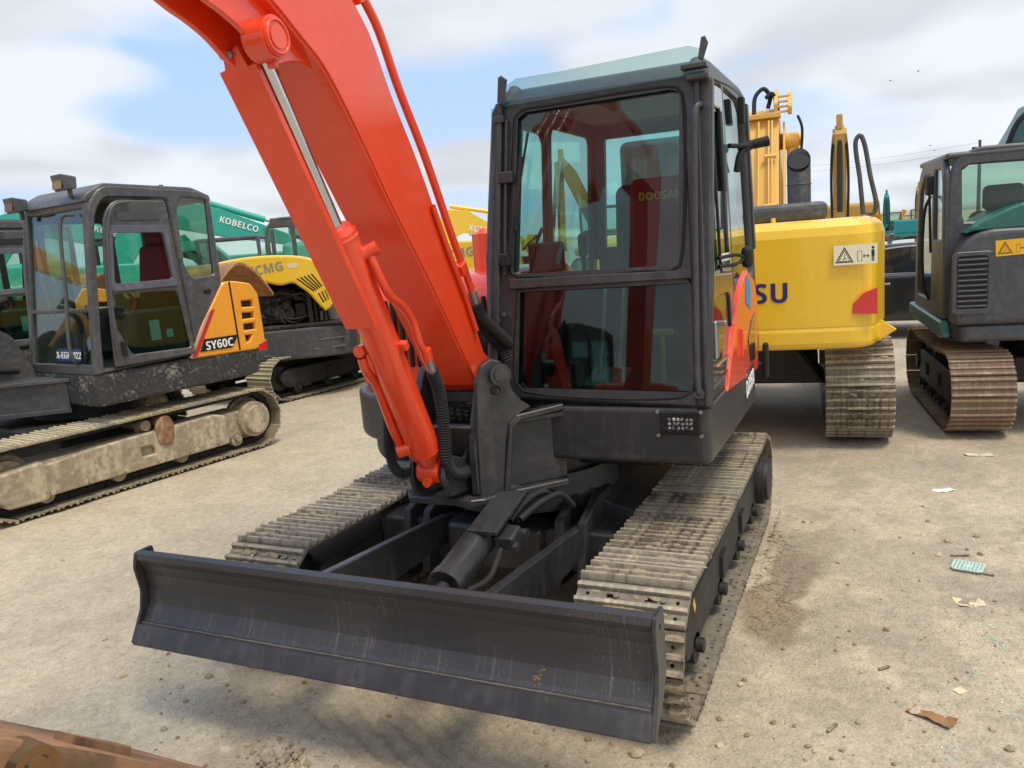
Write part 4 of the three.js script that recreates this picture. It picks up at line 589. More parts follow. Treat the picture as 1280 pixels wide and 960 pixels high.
{
  const g = kom, f = frameOf(g), zc = 1.62;
  buildTrack(g, { x: .93, w: .485, zr: -1.45, zf: 1.47, h: .80, p: .175, rib: .026, mud: 350, shoeMat: M.shoe, frameMat: M.steelDirty, outer: 1 });
  buildTrack(g, { x: -.93, w: .485, zr: -1.45, zf: 1.47, h: .80, p: .175, rib: .026, mud: 350, shoeMat: M.shoe, frameMat: M.steelDirty, outer: -1 });
  mesh('undercarriage', [box(1.3, .26, 1.2, 0, .5, 0, .04), new THREE.CylinderGeometry(.55, .55, .3, 32).translate(0, .7, 0), extrZ([[-.7, .4], [.7, .4], [.4, .8], [-.4, .8]], .2, .9, .02)], M.frameDark, g);
  // counterweight: rounded block, upper and lower part divided by a step
  const foot = (s, dz) => rounded([[-1.13 * s, .9], [1.13 * s, .9], [1.12 * s, 1.2 + dz], [1.0 * s, zc - .02 + dz], [.6 * s, zc + .03 + dz], [-.6 * s, zc + .03 + dz], [-1.0 * s, zc - .02 + dz], [-1.12 * s, 1.2 + dz]], [.01, .01, .1, .14, .3, .3, .14, .1], 6);
  const cw = mesh('counterweight', [extrY(foot(1, 0), .84, 1.735, .12), extrY(foot(.998, .004), .79, .975, .05)], M.yellow, g);
  mesh('side_fin', [extrZ(rounded([[1.06, .98], [1.19, .885], [1.06, .80]], .01), 1.25, 1.34, .01)], M.yellow, cw);
  mesh('body', [box(2.2, .8, 1.9, 0, 1.3, .0, .05)], M.yellow, g);
  mesh('lettering', onFace(text('KOMATSU', .145, .004).scale(1.06, 1, 1), V(-.06, 1.225, zc + .031), V(0, 0, 1), V(1, 0, 0)), std({ color: 0x23286e, roughness: .4 }), cw);
  const dp = f.front(1070, 318, zc + .01); decal('warning_sign', .29, .14, signTex('#e9e4c4', (x, w, h) => warn(x, w, h, '#222')), V(dp[0] - .005, dp[1], zc + .0215), V(.11, 0, 1), V(1, 0, -.11), cw);
  const Q = [[1066, 392], [1067, 379], [1080, 366], [1097, 359], [1097, 392]].map(p => f.front(...p, zc)); mesh('reflector', extrZ(Q, zc - .06, zc + .006, .001), M.tail, cw);
  mesh('lifting_eye', cyl(V(.33, 1.72, 1.4), V(.33, 1.77, 1.4), .02, .016, 12), M.yellow, cw);
  const lid = mesh('engine_lid', [extrY(rounded([[-.5, .6], [.72, .6], [.72, 1.35], [-.5, 1.35]], .12), 1.72, 1.87, .05)], M.greyCab, g);
  { const e = f.front(999, 250, .9), r = .09, pipe = new THREE.CylinderGeometry(r, r, .36, 28, 1, true), pp = pipe.attributes.position; for (let i = 0; i < pp.count; i++) if (pp.getY(i) > 0) pp.setY(i, pp.getY(i) - pp.getZ(i) * 1.1); pipe.computeVertexNormals();
    const ex_ = mesh('exhaust_pipe', [pipe.translate(e[0], 2.03, .9)], M.greyCab, g); mesh('exhaust_inside', new THREE.CircleGeometry(r * .93, 28).rotateX(-PI / 2 + .83).scale(1, 1.0, 1).translate(e[0], 2.20, .9), M.seal, ex_); mesh('pipe_seam', new THREE.TorusGeometry(r + .002, .005, 6, 28).rotateX(PI / 2).translate(e[0], 2.02, .9), M.greyCab, ex_); }
  const rl = (u, v) => { const p = f.front(u, v, .9); return V(p[0], p[1], .9); };
  mesh('hand_rail', tube([rl(1079, 268), rl(1075, 225), rl(1070, 175), rl(1075, 169), rl(1079, 175), rl(1088, 220), rl(1095, 256), rl(1092, 266), rl(1083, 268)], .018, 90, 10), M.greyCab, g);
  // boom standing up in front, seen along its back
  const bz = -1.5, b = (u, v, z = bz) => f.front(u, v, z);
  const by = phy({ map: grimeTex([226, 178, 78], [206, 174, 112], .7, 651, 256, .8), roughness: .55, clearcoat: .2, clearcoatRoughness: .3 });
  const xb0 = b(943, 200)[0] - .12, xb1 = b(975, 200)[0];
  const boom = mesh('boom', [extrX([[-.8, 1.2], [-.5, 1.5], [-1.28, 2.80], [-1.45, 2.92], [-1.7, 2.95], [-2.6, 2.8], [-3.8, 2.1], [-3.8, 1.9], [-2.5, 2.3], [-1.75, 2.45], [-1.2, 1.4]], xb0, xb1, .012)], by, g);
  for (const u of [951, 963, 967]) { const x = b(u, 200)[0]; mesh('boom_pipe', tube([V(x, 1.55, -.47), V(x, 2.2, -.85), V(x, 2.78, -1.22)], .011, 30, 8), by, boom); }
  for (const y of [1.9, 2.4]) mesh('pipe_clamp', box(.12, .04, .05, b(965, 200)[0], y, -.68 - (y - 1.9) * .6, .008, .5), by, boom);
  mesh('boom_flange', [box(xb1 - xb0 + .04, .05, .16, (xb0 + xb1) / 2, 2.83, -1.28, .008)], by, boom);
  const hp = b(958, 122); mesh('hose', tube([V(hp[0] - .12, 2.85, -1.25), V(hp[0] - .1, 3.05, -1.3), V(hp[0] - .02, 3.12, -1.34), V(hp[0] + .04, 3.04, -1.36), V(hp[0] + .02, 2.92, -1.34)], .022, 40, 8), M.rubber, boom); mesh('hose', tube([V(hp[0] + .0, 3.02, -1.3), V(hp[0] + .06, 3.06, -1.32), V(hp[0] + .1, 2.98, -1.34), V(hp[0] + .12, 2.86, -1.34)], .022, 30, 8), M.rubber, boom);
  mesh('arm_bracket', [extrX(rounded([[-1.25, 2.82], [-1.22, 2.95], [-1.42, 3.12], [-1.62, 3.1], [-1.7, 2.9]], .03), b(968, 130)[0], b(973, 130)[0], .004)], by, boom); mesh('arm_bracket', [extrX(rounded([[-1.25, 2.82], [-1.2, 2.9], [-1.42, 3.08], [-1.62, 3.1], [-1.7, 2.9]], .03), b(985, 130)[0], b(990, 130)[0], .004)], by, boom);
  for (let i = 0; i < 4; i++) mesh('bracket_slat', box(b(988, 130)[0] - b(970, 130)[0], .02, .05, b(979, 130)[0], 2.86 + i * .055, -1.26 - i * .035, .004), by, boom);
  mesh('side_web', [extrX([[-.9, 1.3], [-.55, 1.5], [-1.3, 2.76], [-1.6, 2.7]], xb1 + .04, xb1 + .06, .004)], by, boom);
  const cxp = b(990, 168)[0]; mesh('boom_cylinder', [cyl(V(cxp, 1.3, -1.4), V(cxp, 2.5, -1.5), .055, .055, 20), cyl(V(cxp - .14, 2.58, -1.5), V(cxp + .07, 2.58, -1.5), .085, .085, 24), cyl(V(cxp + .07, 2.58, -1.5), V(cxp + .09, 2.58, -1.5), .06, .06, 24)], by, g);
  mesh('hose', tube([V(cxp + .06, 2.82, -1.4), V(cxp + .1, 2.7, -1.4), V(cxp + .08, 2.3, -1.42), V(cxp + .09, 1.9, -1.4)], .014, 30, 8), M.rubber, boom);
  mesh('cab', [box(.9, 1.3, 1.4, -.65, 1.95, -.6, .08)], M.greyCab, g);
}
// ---------- yellow excavator with its engine bay open ----------
const xc = thing('yellow_hooded_excavator', 'yellow excavator with arched hood and open engine bay showing grimy parts', 'excavator');
xc.position.set(-5.75, 0, -5.0); xc.rotation.y = 37 * PI / 180;
M.engine = std({ map: grimeTex([34, 32, 30], [104, 96, 84], .8, 701, 256, .4), roughness: .7, metalness: .2 });
{
  const g = xc, f = frameOf(g), z0 = 1.25, P = l => l.map(p => f.front(...p, z0));
  for (const s of [.62, -.72]) { const t = buildTrack(g, { x: s, w: .45, zr: -1.25, zf: 1.3, h: .56, p: .15, shoeMat: M.shoeTan, frameMat: M.frameDark, outer: Math.sign(s) }); t.rotation.y = -46.4 * PI / 180; }
  mesh('undercarriage', [box(.9, .2, .9, 0, .36, 0, .03), new THREE.CylinderGeometry(.45, .45, .2, 28).translate(0, .5, 0)], M.frameDark, g);
  const body = mesh('counterweight', [extrY(rounded([[-1.15, -.6], [.80, -.6], [.82, .8], [.72, 1.12], [.4, z0], [-.8, z0], [-1.1, 1.05], [-1.17, .8]], [.05, .05, .1, .15, .3, .3, .15, .1], 6), .50, .90, .04)], M.greyCab, g);
  for (const [a, b] of [[[398, 425], [432, 421]], [[392, 437], [433, 432]], [[330, 446], [378, 445]]]) { const p = f.front(...a, z0), q = f.front(...b, z0); mesh('pressed_rib', bar(V(p[0], p[1], z0 + .002 - (p[0] > .4 ? .02 : 0)), V(q[0], q[1], z0 - .06), .02, .018), M.greyCab, body); }
  mesh('yellow_corner', [box(.12, .4, .5, .80, .72, .6, .03)], M.yellow, g);
  // hood shell
  const outer = smooth([[226, 356], [240, 341], [270, 329], [305, 322], [345, 319], [380, 321], [402, 330], [417, 352], [421, 372], [414, 384]].map(p => f.front(...p, z0)), 4), lower = smooth([[407, 389], [397, 379], [385, 366], [375, 359], [366, 354], [351, 357], [330, 354], [300, 360], [262, 372], [232, 384]].map(p => f.front(...p, z0)), 4);
  const hood = mesh('engine_hood', [extrZ([...outer, ...lower], .3, z0 + .02, .03)], M.yellow, g);
  for (let i = 0; i < 5; i++) { const p = f.front(371 + i * 4.5, 348 - i * 1.5, z0), q = f.front(393 + i * 2.4, 364 - i * 1.5, z0); mesh('vent_slot', bar(V(p[0], p[1], z0 + .018), V(q[0], q[1], z0 + .018), .012, .02), M.seal, hood); }
  for (let i = 0; i < 3; i++) { const p = f.front(398 + i * 4, 366 - i * 2, z0), q = f.front(405 + i * 3, 378 - i * 2, z0); mesh('vent_slot', bar(V(p[0], p[1], z0 + .018), V(q[0], q[1], z0 + .018), .012, .02), M.seal, hood); }
  const tp = f.front(331, 336, z0); mesh('lettering', onFace(text('XCMG', .11, .004), V(tp[0], tp[1], z0 + .021), V(0, 0, 1), V(1, .1, 0)), std({ color: 0x8e8a80, roughness: .4 }), hood);
  const t2 = f.front(366, 332, z0); mesh('lettering', onFace(text('60D', .05, .004), V(t2[0], t2[1], z0 + .021), V(0, 0, 1), V(1, 0, 0)), M.white, hood);
  // engine bay
  const bay = mesh('engine_bay', [box(1.6, .7, .02, -.2, 1.2, .55, .004), box(.03, .62, .6, .28, 1.2, .85, .01), box(.05, .7, .6, -1.05, 1.2, .85, .01), box(1.7, .04, .7, -.2, .92, .9, .01)], M.engine, g);
  const eng = [box(.5, .34, .4, -.25, 1.12, .85, .04), cyl(V(-.4, 1.3, .95), V(.05, 1.3, .95), .09, .09, 16), cyl(V(-.1, 1.08, 1.0), V(-.1, 1.08, 1.12), .12, .12, 20), cyl(V(-.42, 1.02, 1.0), V(-.42, 1.02, 1.1), .07, .07, 16), box(.14, .2, .16, .1, 1.1, 1.0, .02)];
  for (let i = 0; i < 26; i++) eng.push(box(rr(.03, .12), rr(.03, .12), rr(.03, .1), rr(-.55, .2), rr(.95, 1.4), rr(.95, 1.12), .01, rr(-1, 1), rr(-1, 1)));
  mesh('engine', eng, M.engine, g);
  for (let i = 0; i < 7; i++) { const a = rr(-.5, .6), b = rr(-.5, .6); mesh('hose', tube([V(a, rr(.95, 1.35), 1.02), V((a + b) / 2, rr(.95, 1.4), 1.14), V(b, rr(.95, 1.35), 1.05)], rr(.012, .022), 20, 7), M.rubber, g); }
  mesh('radiator', [box(.36, .42, .06, .50, 1.12, .86, .008), ...Array.from({ length: 9 }, (_, i) => box(.006, .36, .02, .36 + i * .035, 1.12, .90, .001))], M.zinc, g);
  mesh('door_post', bar(f.front(383, 360, z0).length ? V(.22, .9, 1.14) : V(.22, .9, 1.14), V(.2, 1.5, 1.14), .06, .05), M.engine, g);
  // cab roof behind the hood
  const cz = .1, c = (u, v) => f.front(u, v, cz), A = c(333, 322), B2 = c(420, 322), T = c(340, 274);
  const cab = mesh('cab', [extrZ(rounded([[A[0], 1.0], [B2[0] + .1, 1.0], [B2[0] + .06, T[1] - .02], [B2[0] - .05, T[1] + .03], [A[0] + .15, T[1] + .02], [A[0] + .02, T[1] - .12]], [0, 0, .1, .1, .12, .1], 5), cz - .06, cz, .02, [rect(A[0] + .07, 1.6, A[0] + .36, T[1] - .12, .03), rect(A[0] + .42, 1.6, B2[0], T[1] - .12, .03)]), box(B2[0] - A[0] - .1, .05, .9, (A[0] + B2[0]) / 2 + .05, T[1] - .01, cz - .45, .02), box(.06, 1.0, .06, A[0] + .06, 1.7, cz - .9, .01), box(.06, 1.0, .06, B2[0], 1.7, cz - .9, .01)], M.greyCab, g);
  mesh('window_pane', box(B2[0] - A[0], .6, .006, (A[0] + B2[0]) / 2, 1.9, cz - .02, .001), M.glassClear, cab);
}
{ const c = xc.clone(); c.name = numbered('yellow_hooded_excavator'); scene.add(c); c.position.set(-3.3, 0, -6.2); c.rotation.y = 20 * PI / 180; tag(c, 'yellow excavator mostly hidden behind the red boom', 'excavator');
  for (const k of c.children.filter(o => o.name === 'cab')) c.remove(k); }

// ---------- dark machine with teal trim on the other side ----------
const kb = thing('dark_excavator', 'charcoal excavator with teal trim seen from behind beside the black car', 'excavator');
kb.position.set(3.1, 0, -4.4); kb.rotation.y = 6.6 * PI / 180;
M.charcoal = phy({ map: grimeTex([62, 64, 70], [104, 102, 98], .35, 711, 256, .3), roughness: .5, clearcoat: .3, clearcoatRoughness: .3 });
M.tealDark = phy({ map: grimeTex([24, 96, 88], [80, 120, 112], .4, 721), roughness: .45, clearcoat: .4, clearcoatRoughness: .25 });
{
  const g = kb, f = frameOf(g), z0 = 1.38;
  buildTrack(g, { x: -.905, w: .44, zr: -.72, zf: 1.47, h: .64, p: .155, shoeMat: M.shoeBrown, frameMat: M.frameDark, outer: -1, sag: .035 });
  buildTrack(g, { x: .70, w: .44, zr: -.72, zf: 1.47, h: .64, p: .155, shoeMat: M.shoeBrown, frameMat: M.frameDark, outer: 1, sag: .035 });
  mesh('undercarriage', [box(1.2, .22, .9, -.1, .42, .4, .03), new THREE.CylinderGeometry(.45, .45, .25, 28).translate(-.1, .6, .4)], M.frameDark, g);
  mesh('platform', [extrY(rounded([[-1.13, -.3], [-1.13, 1.1], [-1.05, z0 - .02], [.9, z0 - .02], [.95, -.3]], [.05, .1, .06, .1, .05]), .73, .86, .03)], M.charcoal, g);
  mesh('teal_skirt', [extrX(rounded([[-.28, .78], [1.1, .74], [1.28, .76], [1.2, .88], [-.28, .90]], .03), -1.165, -1.10, .015)], M.tealDark, g);
  const body = mesh('counterweight', [extrZ(rounded([[-1.10, .86], [.9, .86], [.9, 1.55], [-.88, 1.57], [-1.0, 1.53], [-1.08, 1.4]], [.02, .05, .1, .1, .08, .05]), .95, z0, .04)], M.charcoal, g);
  const gv = f.front(1215, 354, z0); mesh('grille_frame', [extrZ(rect(gv[0] - .135, gv[1] - .235, gv[0] + .135, gv[1] + .235, .04), z0 - .01, z0 + .012, .006, [rect(gv[0] - .10, gv[1] - .19, gv[0] + .10, gv[1] + .2, .02)])], M.charcoal, body);
  mesh('grille_backing', box(.21, .4, .004, gv[0], gv[1], z0 + .002, .001), M.seal, body);
  for (let i = 0; i < 10; i++) mesh('grille_slat', box(.2, .014, .02, gv[0], gv[1] - .17 + i * .0385, z0 + .006, .004, .5), M.charcoal, body);
  const sp = f.front(1262, 309, z0); decal('warning_sign', .24, .115, signTex('#e8b21c', (x, w, h) => warn(x, w, h, '#5a4410')), V(sp[0] + .03, sp[1], z0 + .002), V(0, 0, 1), V(1, .04, 0), body);
  mesh('teal_lid', [extrZ([...smooth([[1211, 291], [1225, 281], [1245, 269], [1262, 261], [1280, 254]].map(p => f.front(...p, z0)), 4), [.0, 1.86], [.7, 1.86], [.75, 1.57], [-1.0, 1.56]], .7, z0 - .04, .012)], M.tealDark, g);
  // cab with rear and side windows
  const wr = [[1203, 213], [1212, 206], [1290, 200], [1290, 268], [1250, 277], [1206, 277], [1203, 270]].map(p => f.front(...p, 1.12));
  const T = f.front(1200, 190, 1.12);
  const cab = mesh('cab', [extrZ(rounded([[-1.12, .9], [-.25, .9], [-.22, T[1] + .02], [-.9, T[1] + .03], [-1.06, T[1] - .03], [-1.11, T[1] - .2]], [.01, .01, .1, .06, .06, .1], 5), 1.07, 1.12, .015, [wr]),
    extrX(rounded([[1.12, .88], [1.12, 2.02], [1.0, 2.14], [.2, 2.14], [-.02, 2.0], [-.1, 1.5], [-.16, .88]], [.02, .1, .08, .15, .2, .1, .02]), -1.135, -1.09, .012, [rounded([[.62, 1.0], [.62, 2.02], [.25, 2.03], [.08, 1.9], [-.02, 1.5], [-.04, 1.0]], .05), rounded([[1.04, 1.5], [1.03, 1.95], [.97, 2.04], [.70, 2.05], [.70, 1.5]], .04)]),
    box(.9, .05, 1.15, -.68, 2.13, .55, .025), box(.05, 1.2, .06, -.25, 1.5, 1.0, .01), box(.05, 1.2, .06, -.25, 1.5, -.05, .01), box(.85, .3, .05, -.68, 1.0, -.12, .01)], M.charcoal, g);
  mesh('window_pane', extrZ(wr, 1.09, 1.094, 0), M.glassClear, cab); mesh('window_pane', extrX([[.64, .98], [.64, 2.04], [.24, 2.05], [.06, 1.9], [-.04, 1.5], [-.06, .98]], -1.118, -1.113, 0), M.glassClear, cab); mesh('window_pane', box(.006, .58, .38, -1.115, 1.78, .87, .001), M.glassClear, cab); mesh('window_pane', box(.8, 1.0, .006, -.68, 1.6, -.1, .001, .1), M.glassClear, cab);
  mesh('seat', [box(.42, .5, .14, -.65, 1.45, .62, .06), box(.3, .2, .1, -.62, 1.8, .64, .05)], std({ color: 0x3a2e33, roughness: .8 }), g);
  mesh('mirror', [box(.05, .15, .12, -1.2, 1.93, .9, .015), cyl(V(-1.2, 1.86, .9), V(-1.18, 1.4, .86), .01, .01, 8)], M.seal, cab);
  mesh('roof_bolt', cyl(V(-.9, 2.15, .95), V(-.9, 2.19, .95), .02, .018, 10), M.charcoal, cab);
  mesh('grab_rail', tube([V(-1.15, 1.0, .66), V(-1.19, 1.1, .66), V(-1.19, 1.75, .66), V(-1.15, 1.85, .66)], .012, 30, 8), M.seal, cab);
  { const b = (u, v) => f.front(u, v, .2), q = [[1256, 186], [1272, 160], [1290, 128], [1330, 110], [1330, 186]].map(p => b(...p)); const bm = mesh('boom', [extrZ(q, -.2, .2, .01)], M.tealDark, g);
    const h1 = b(1257, 184), h2 = b(1276, 152), h3 = b(1290, 135); mesh('hose', tube([V(h1[0], h1[1], .24), V(h2[0] - .03, h2[1], .26), V(h3[0], h3[1], .25)], .022, 20, 8), M.rubber, bm); mesh('hose_guard', box(.14, .05, .05, h1[0] + .07, h1[1] + .01, .24, .015), M.seal, bm); }
}

// ---------- black car behind ----------
const car = thing('black_car', 'black car with chrome window trim parked between yellow and charcoal excavators', 'car');
car.position.set(2.0, 0, -9.3); car.rotation.y = -3 * PI / 180;
{
  const g = car, pb = phy({ color: 0x14161b, roughness: .35, clearcoat: 1, clearcoatRoughness: .04 }), w = .88;
  const body = smooth([[-2.2, .42], [-2.22, .62], [-2.1, .74], [-1.35, .86], [-1.2, .88], [1.6, .9], [2.05, .86], [2.18, .7], [2.18, .4]], 4);
  const wheelCut = (cx) => { const a = []; for (let i = 0; i <= 12; i++) a.push([cx + .34 * Math.cos(i / 12 * PI), .24 + .34 * Math.sin(i / 12 * PI)]); return a; };
  mesh('body', [extr([...body, [2.15, .24], ...wheelCut(1.35), ...wheelCut(-1.4), [-2.15, .26]], 2 * w, .06).translate(0, 0, -w)], pb, g);
  const roof = smooth([[-1.25, .88], [-.7, 1.2], [-.3, 1.3], [.4, 1.32], [1.0, 1.28], [1.45, 1.12], [1.8, .9]], 5);
  const win = [[-1.0, .90], [-.6, 1.16], [-.2, 1.24], [.4, 1.26], [.95, 1.22], [1.3, 1.08], [1.5, .92]];
  mesh('cabin', [extr(roof, 1.56, .06).translate(0, 0, -.78)], pb, g);
  const dark = phy({ color: 0x2a3038, roughness: .05, clearcoat: 1, clearcoatRoughness: .02 });
  for (const [a, b] of [[-1.0, -.12], [-.06, .75], [.81, 1.5]]) { const s = smooth(win, 6).filter(p => p[0] >= a && p[0] <= b); for (const sd of [1, -1]) mesh('window_pane', extr([...s, [b, .90], [a, .90]], .01, .001).translate(0, 0, sd > 0 ? .775 : -.785), dark, g); }
  for (const sd of [1, -1]) {
    mesh('chrome_trim', tube(smooth(win, 4).map(p => V(p[0] * 1.01, p[1] + .012, sd * .79)), .012, 60, 6), M.chrome, g); mesh('chrome_trim', tube([V(-1.05, .895, sd * .80), V(.2, .9, sd * .81), V(1.55, .91, sd * .80)], .013, 20, 6), M.chrome, g);
    for (const x of [-.25, .62]) mesh('door_handle', box(.2, .03, .03, x, .77, sd * .90, .012), M.chrome, g);
    for (const x of [-.95, -.09, .78]) mesh('door_gap', box(.008, .5, .006, x, .6, sd * .879, .001), M.seal, g);
    for (const x of [1.35, -1.4]) { const t = mesh('wheel', new THREE.TorusGeometry(.23, .085, 12, 32).translate(x, .315, sd * .78), M.rubber, g); mesh('rim', [new THREE.CylinderGeometry(.19, .19, .12, 24).rotateX(PI / 2).translate(x, .315, sd * .78), ...[0, 1, 2, 3, 4].map(k => box(.34, .04, .03, x, .315, sd * .85, .01, 0, 0, k * PI / 5))], M.zinc, t); }
  }
  mesh('headlight', box(.1, .12, 1.5, -2.14, .66, 0, .04), M.white, g); mesh('tail_lamp', box(.1, .14, 1.5, 2.12, .74, 0, .04), M.tail, g);
}

// ---------- far rows of machines ----------
function farAt(u, D) { const d = ray(u, 300); d.y = 0; d.normalize(); return V(camera.position.x + d.x * D, 0, camera.position.z + d.z * D); }
const matOf = c => phy({ map: grimeTex(c, DUST, .12, 731 + c[0], 128, .4), roughness: .6, clearcoat: .2, clearcoatRoughness: .3 });
M.farYellow = matOf([214, 166, 34]); M.farTan = matOf([182, 142, 66]); M.farTeal = matOf([24, 140, 140]); M.farTeal2 = M.teal;
function farMachine(name, label, cat, p, yaw, m, { boom, arm, cyl2, s = 1, cab = true, letter, group, letterAt = [1.2, 3.4], lh = .3, cabRoof = 2.9 }) {
  const g = thing(name, label, cat, group); g.position.copy(p); g.rotation.y = yaw; g.scale.setScalar(s);
  for (const x of [-1.05, 1.05]) mesh('track', [extrX(rounded([[-1.9, .4], [-1.5, .02], [1.5, .02], [1.9, .4], [1.6, .85], [-1.6, .85]], .25), x - .3, x + .3, .03)], M.steelDirty, g);
  mesh('body', [box(2.6, .25, 4.0, 0, 1.1, -.4, .05), box(2.6, 1.0, 1.6, 0, 1.7, -1.7, .15), box(1.2, .8, 2.0, -.65, 1.6, .2, .08)], m, g);
  if (cab) { const c = mesh('cab', [box(1.0, .1, 1.7, .75, cabRoof, .5, .05), ...[[.27, -.3], [1.23, -.3], [.27, 1.3], [1.23, 1.3]].map(([x, z]) => box(.09, cabRoof - 1.2, .09, x, (cabRoof + 1.2) / 2, z, .02)), box(1.0, .6, 1.7, .75, 1.5, .5, .04)], M.greyCab, g); mesh('window_pane', box(.94, cabRoof - 1.9, 1.62, .75, (cabRoof + 1.8) / 2, .5, .01), M.glassClear, c); }
  const bm = mesh('boom', extrX(boom, -.22, .22, .02), m, g);
  if (arm) { const am = mesh('arm', extrX(arm, -.15, .15, .02), m, g); const [zt, yt] = arm[0], zb = arm[2][0]; for (const x of [-.24, .24]) mesh('hose', tube([V(x * .7, yt - .15, zt), V(x, mix(yt, arm[2][1], .3), mix(zt, zb, .3) + .1), V(x * 1.1, mix(yt, arm[2][1], .6), mix(zt, zb, .6) + .1), V(x, arm[2][1], zb)], .05, 24, 6), M.rubber, am); mesh('arm_cylinder', cyl(V(0, yt - .5, zt + .3), V(0, arm[2][1] + .3, zb + .32), .09, .09, 12), M.frameDark, am); mesh('arm_tip', box(.2, .5, .24, 0, yt + .1, zt + .1, .05), m, am); }
  if (cyl2) { mesh('arm_cylinder', cyl(V(0, cyl2[0][1], cyl2[0][0]), V(0, cyl2[1][1], cyl2[1][0]), .1, .1, 12), m, g); mesh('piston_rod', cyl(V(0, cyl2[1][1], cyl2[1][0]), V(0, cyl2[2][1], cyl2[2][0]), .045, .045, 10), M.zinc, g); }
  if (letter) for (const sd of [1, -1]) mesh('lettering', onFace(text(letter, lh, .01), V(sd * .232, letterAt[1], letterAt[0]), V(sd, 0, 0), V(0, letterAt[2] || 0, -sd)), M.white, bm);
  return g;
}
const yawRight = u => { const d = ray(u, 300); return Math.atan2(-d.z, d.x); };   // machine front towards the right of the view
const yawTo = u => { const d = ray(u, 300); return Math.atan2(-d.x, -d.z); };         // machine front towards the camera
const upBoom = [[.3, 1.4], [.7, 1.2], [1.5, 3.0], [2.4, 4.0], [2.7, 4.4], [2.4, 4.6], [1.9, 4.3], [1.1, 3.4]], upArm = [[2.4, 4.7], [2.8, 4.4], [2.3, 1.6], [2.0, 1.6]];
const sideBoom = [[-.5, 1.5], [.2, 1.3], [1.2, 2.65], [2.0, 2.95], [3.4, 2.6], [5.4, 2.2], [5.5, 2.5], [3.4, 3.45], [1.8, 3.9], [1.0, 3.65]];
const tealA = { boom: sideBoom, arm: [[5.4, 2.7], [5.9, 2.8], [7.2, 1.2], [6.9, 1.0]], cyl2: [[2.5, 3.87], [4.7, 3.05], [5.8, 2.65]], letter: 'KOBELCO', letterAt: [3.9, 2.95, -.36], lh: .19, cab: true, cabRoof: 2.8 };
farMachine('teal_excavator', 'teal excavator whose lettered boom slopes down behind the orange machine cab', 'excavator', farAt(128, 27), yawRight(230), M.teal, tealA);
farMachine('teal_excavator', 'teal excavator seen through the windscreen of the orange machine', 'excavator', farAt(-45, 28), yawRight(60), M.teal, tealA);
farMachine('teal_excavator', 'teal excavator with grey cab below the lettered teal boom', 'excavator', farAt(322, 24), yawRight(300) + PI * .92, M.teal, { boom: [[.3, 1.4], [.7, 1.2], [1.6, 2.2], [2.6, 2.2], [2.6, 2.4], [1.4, 2.5]], cab: true, cabRoof: 2.42 });
farMachine('far_yellow_excavator', 'yellow excavator with arched lettered boom showing between the red boom and the black cab', 'excavator', farAt(520, 38), yawRight(580), M.yellow, { boom: [[.3, 1.4], [.8, 1.2], [1.3, 1.9], [2.2, 2.35], [3.4, 2.1], [5.0, 1.7], [5.0, 1.95], [3.4, 2.75], [2.5, 3.35], [1.6, 3.45], [.9, 2.8]], arm: [[4.9, 1.5], [5.2, 2.1], [5.6, 2.0], [5.4, .9]], cyl2: [[1.7, 3.6], [3.6, 3.2], [4.6, 2.6]], letter: 'XCMG', letterAt: [3.0, 2.45, -.25], lh: .28, cab: true, cabRoof: 2.3 });
farMachine('far_yellow_excavator', 'weathered yellow excavator with upright arm seen through the black cab glass', 'excavator', farAt(765, 35), yawRight(700) + PI, M.farTan, { boom: [[0, 1.4], [.5, 1.2], [1.75, 4.0], [2.1, 4.9], [1.9, 5.15], [1.35, 4.5], [.7, 3.0]], arm: [[1.85, 5.1], [2.25, 4.9], [2.25, 1.2], [1.95, 1.2]], cyl2: [[.5, 1.6], [1.3, 3.2], [1.6, 3.8]] });
farMachine('far_yellow_excavator', 'rusty yellow excavator with hoses on its tall arm beyond the yellow counterweight', 'excavator', farAt(1050, 32), yawTo(1048), M.farTan, { boom: upBoom, arm: upArm, cab: false });
farMachine('distant_excavator', 'slim teal excavator arm standing up among the distant machines', 'excavator', farAt(1108, 52), yawTo(1107), M.farTeal, { boom: upBoom, arm: upArm, s: .6 });
farMachine('distant_excavator', 'tan excavator with the tallest arm among the distant machines', 'excavator', farAt(1148, 50), yawTo(1146), M.farTan, { boom: upBoom, arm: upArm, s: .64 });
farMachine('distant_excavator', 'bright yellow excavator with pointed boom among the distant machines', 'excavator', farAt(1133, 55), yawTo(1132) + 1.2, M.yellow, { boom: upBoom, s: .52 });
farMachine('distant_excavator', 'faded yellow excavator at the far end of the distant machines', 'excavator', farAt(1120, 60), yawTo(1120) + .5, M.farYellow, { boom: upBoom, s: .42 });
farMachine('distant_excavator', 'teal excavator with lowered boom behind the black car', 'excavator', farAt(1160, 44), yawTo(1160) + 2.6, M.farTeal, { boom: [[.3, 1.4], [.7, 1.2], [2.5, 2.0], [2.5, 2.3], [1.0, 2.2]], s: .62 });
farMachine('distant_excavator', 'dull yellow excavator partly hidden by the rounded hand rail', 'excavator', farAt(1096, 58), yawTo(1096), M.farYellow, { boom: upBoom, arm: upArm, s: .58 });

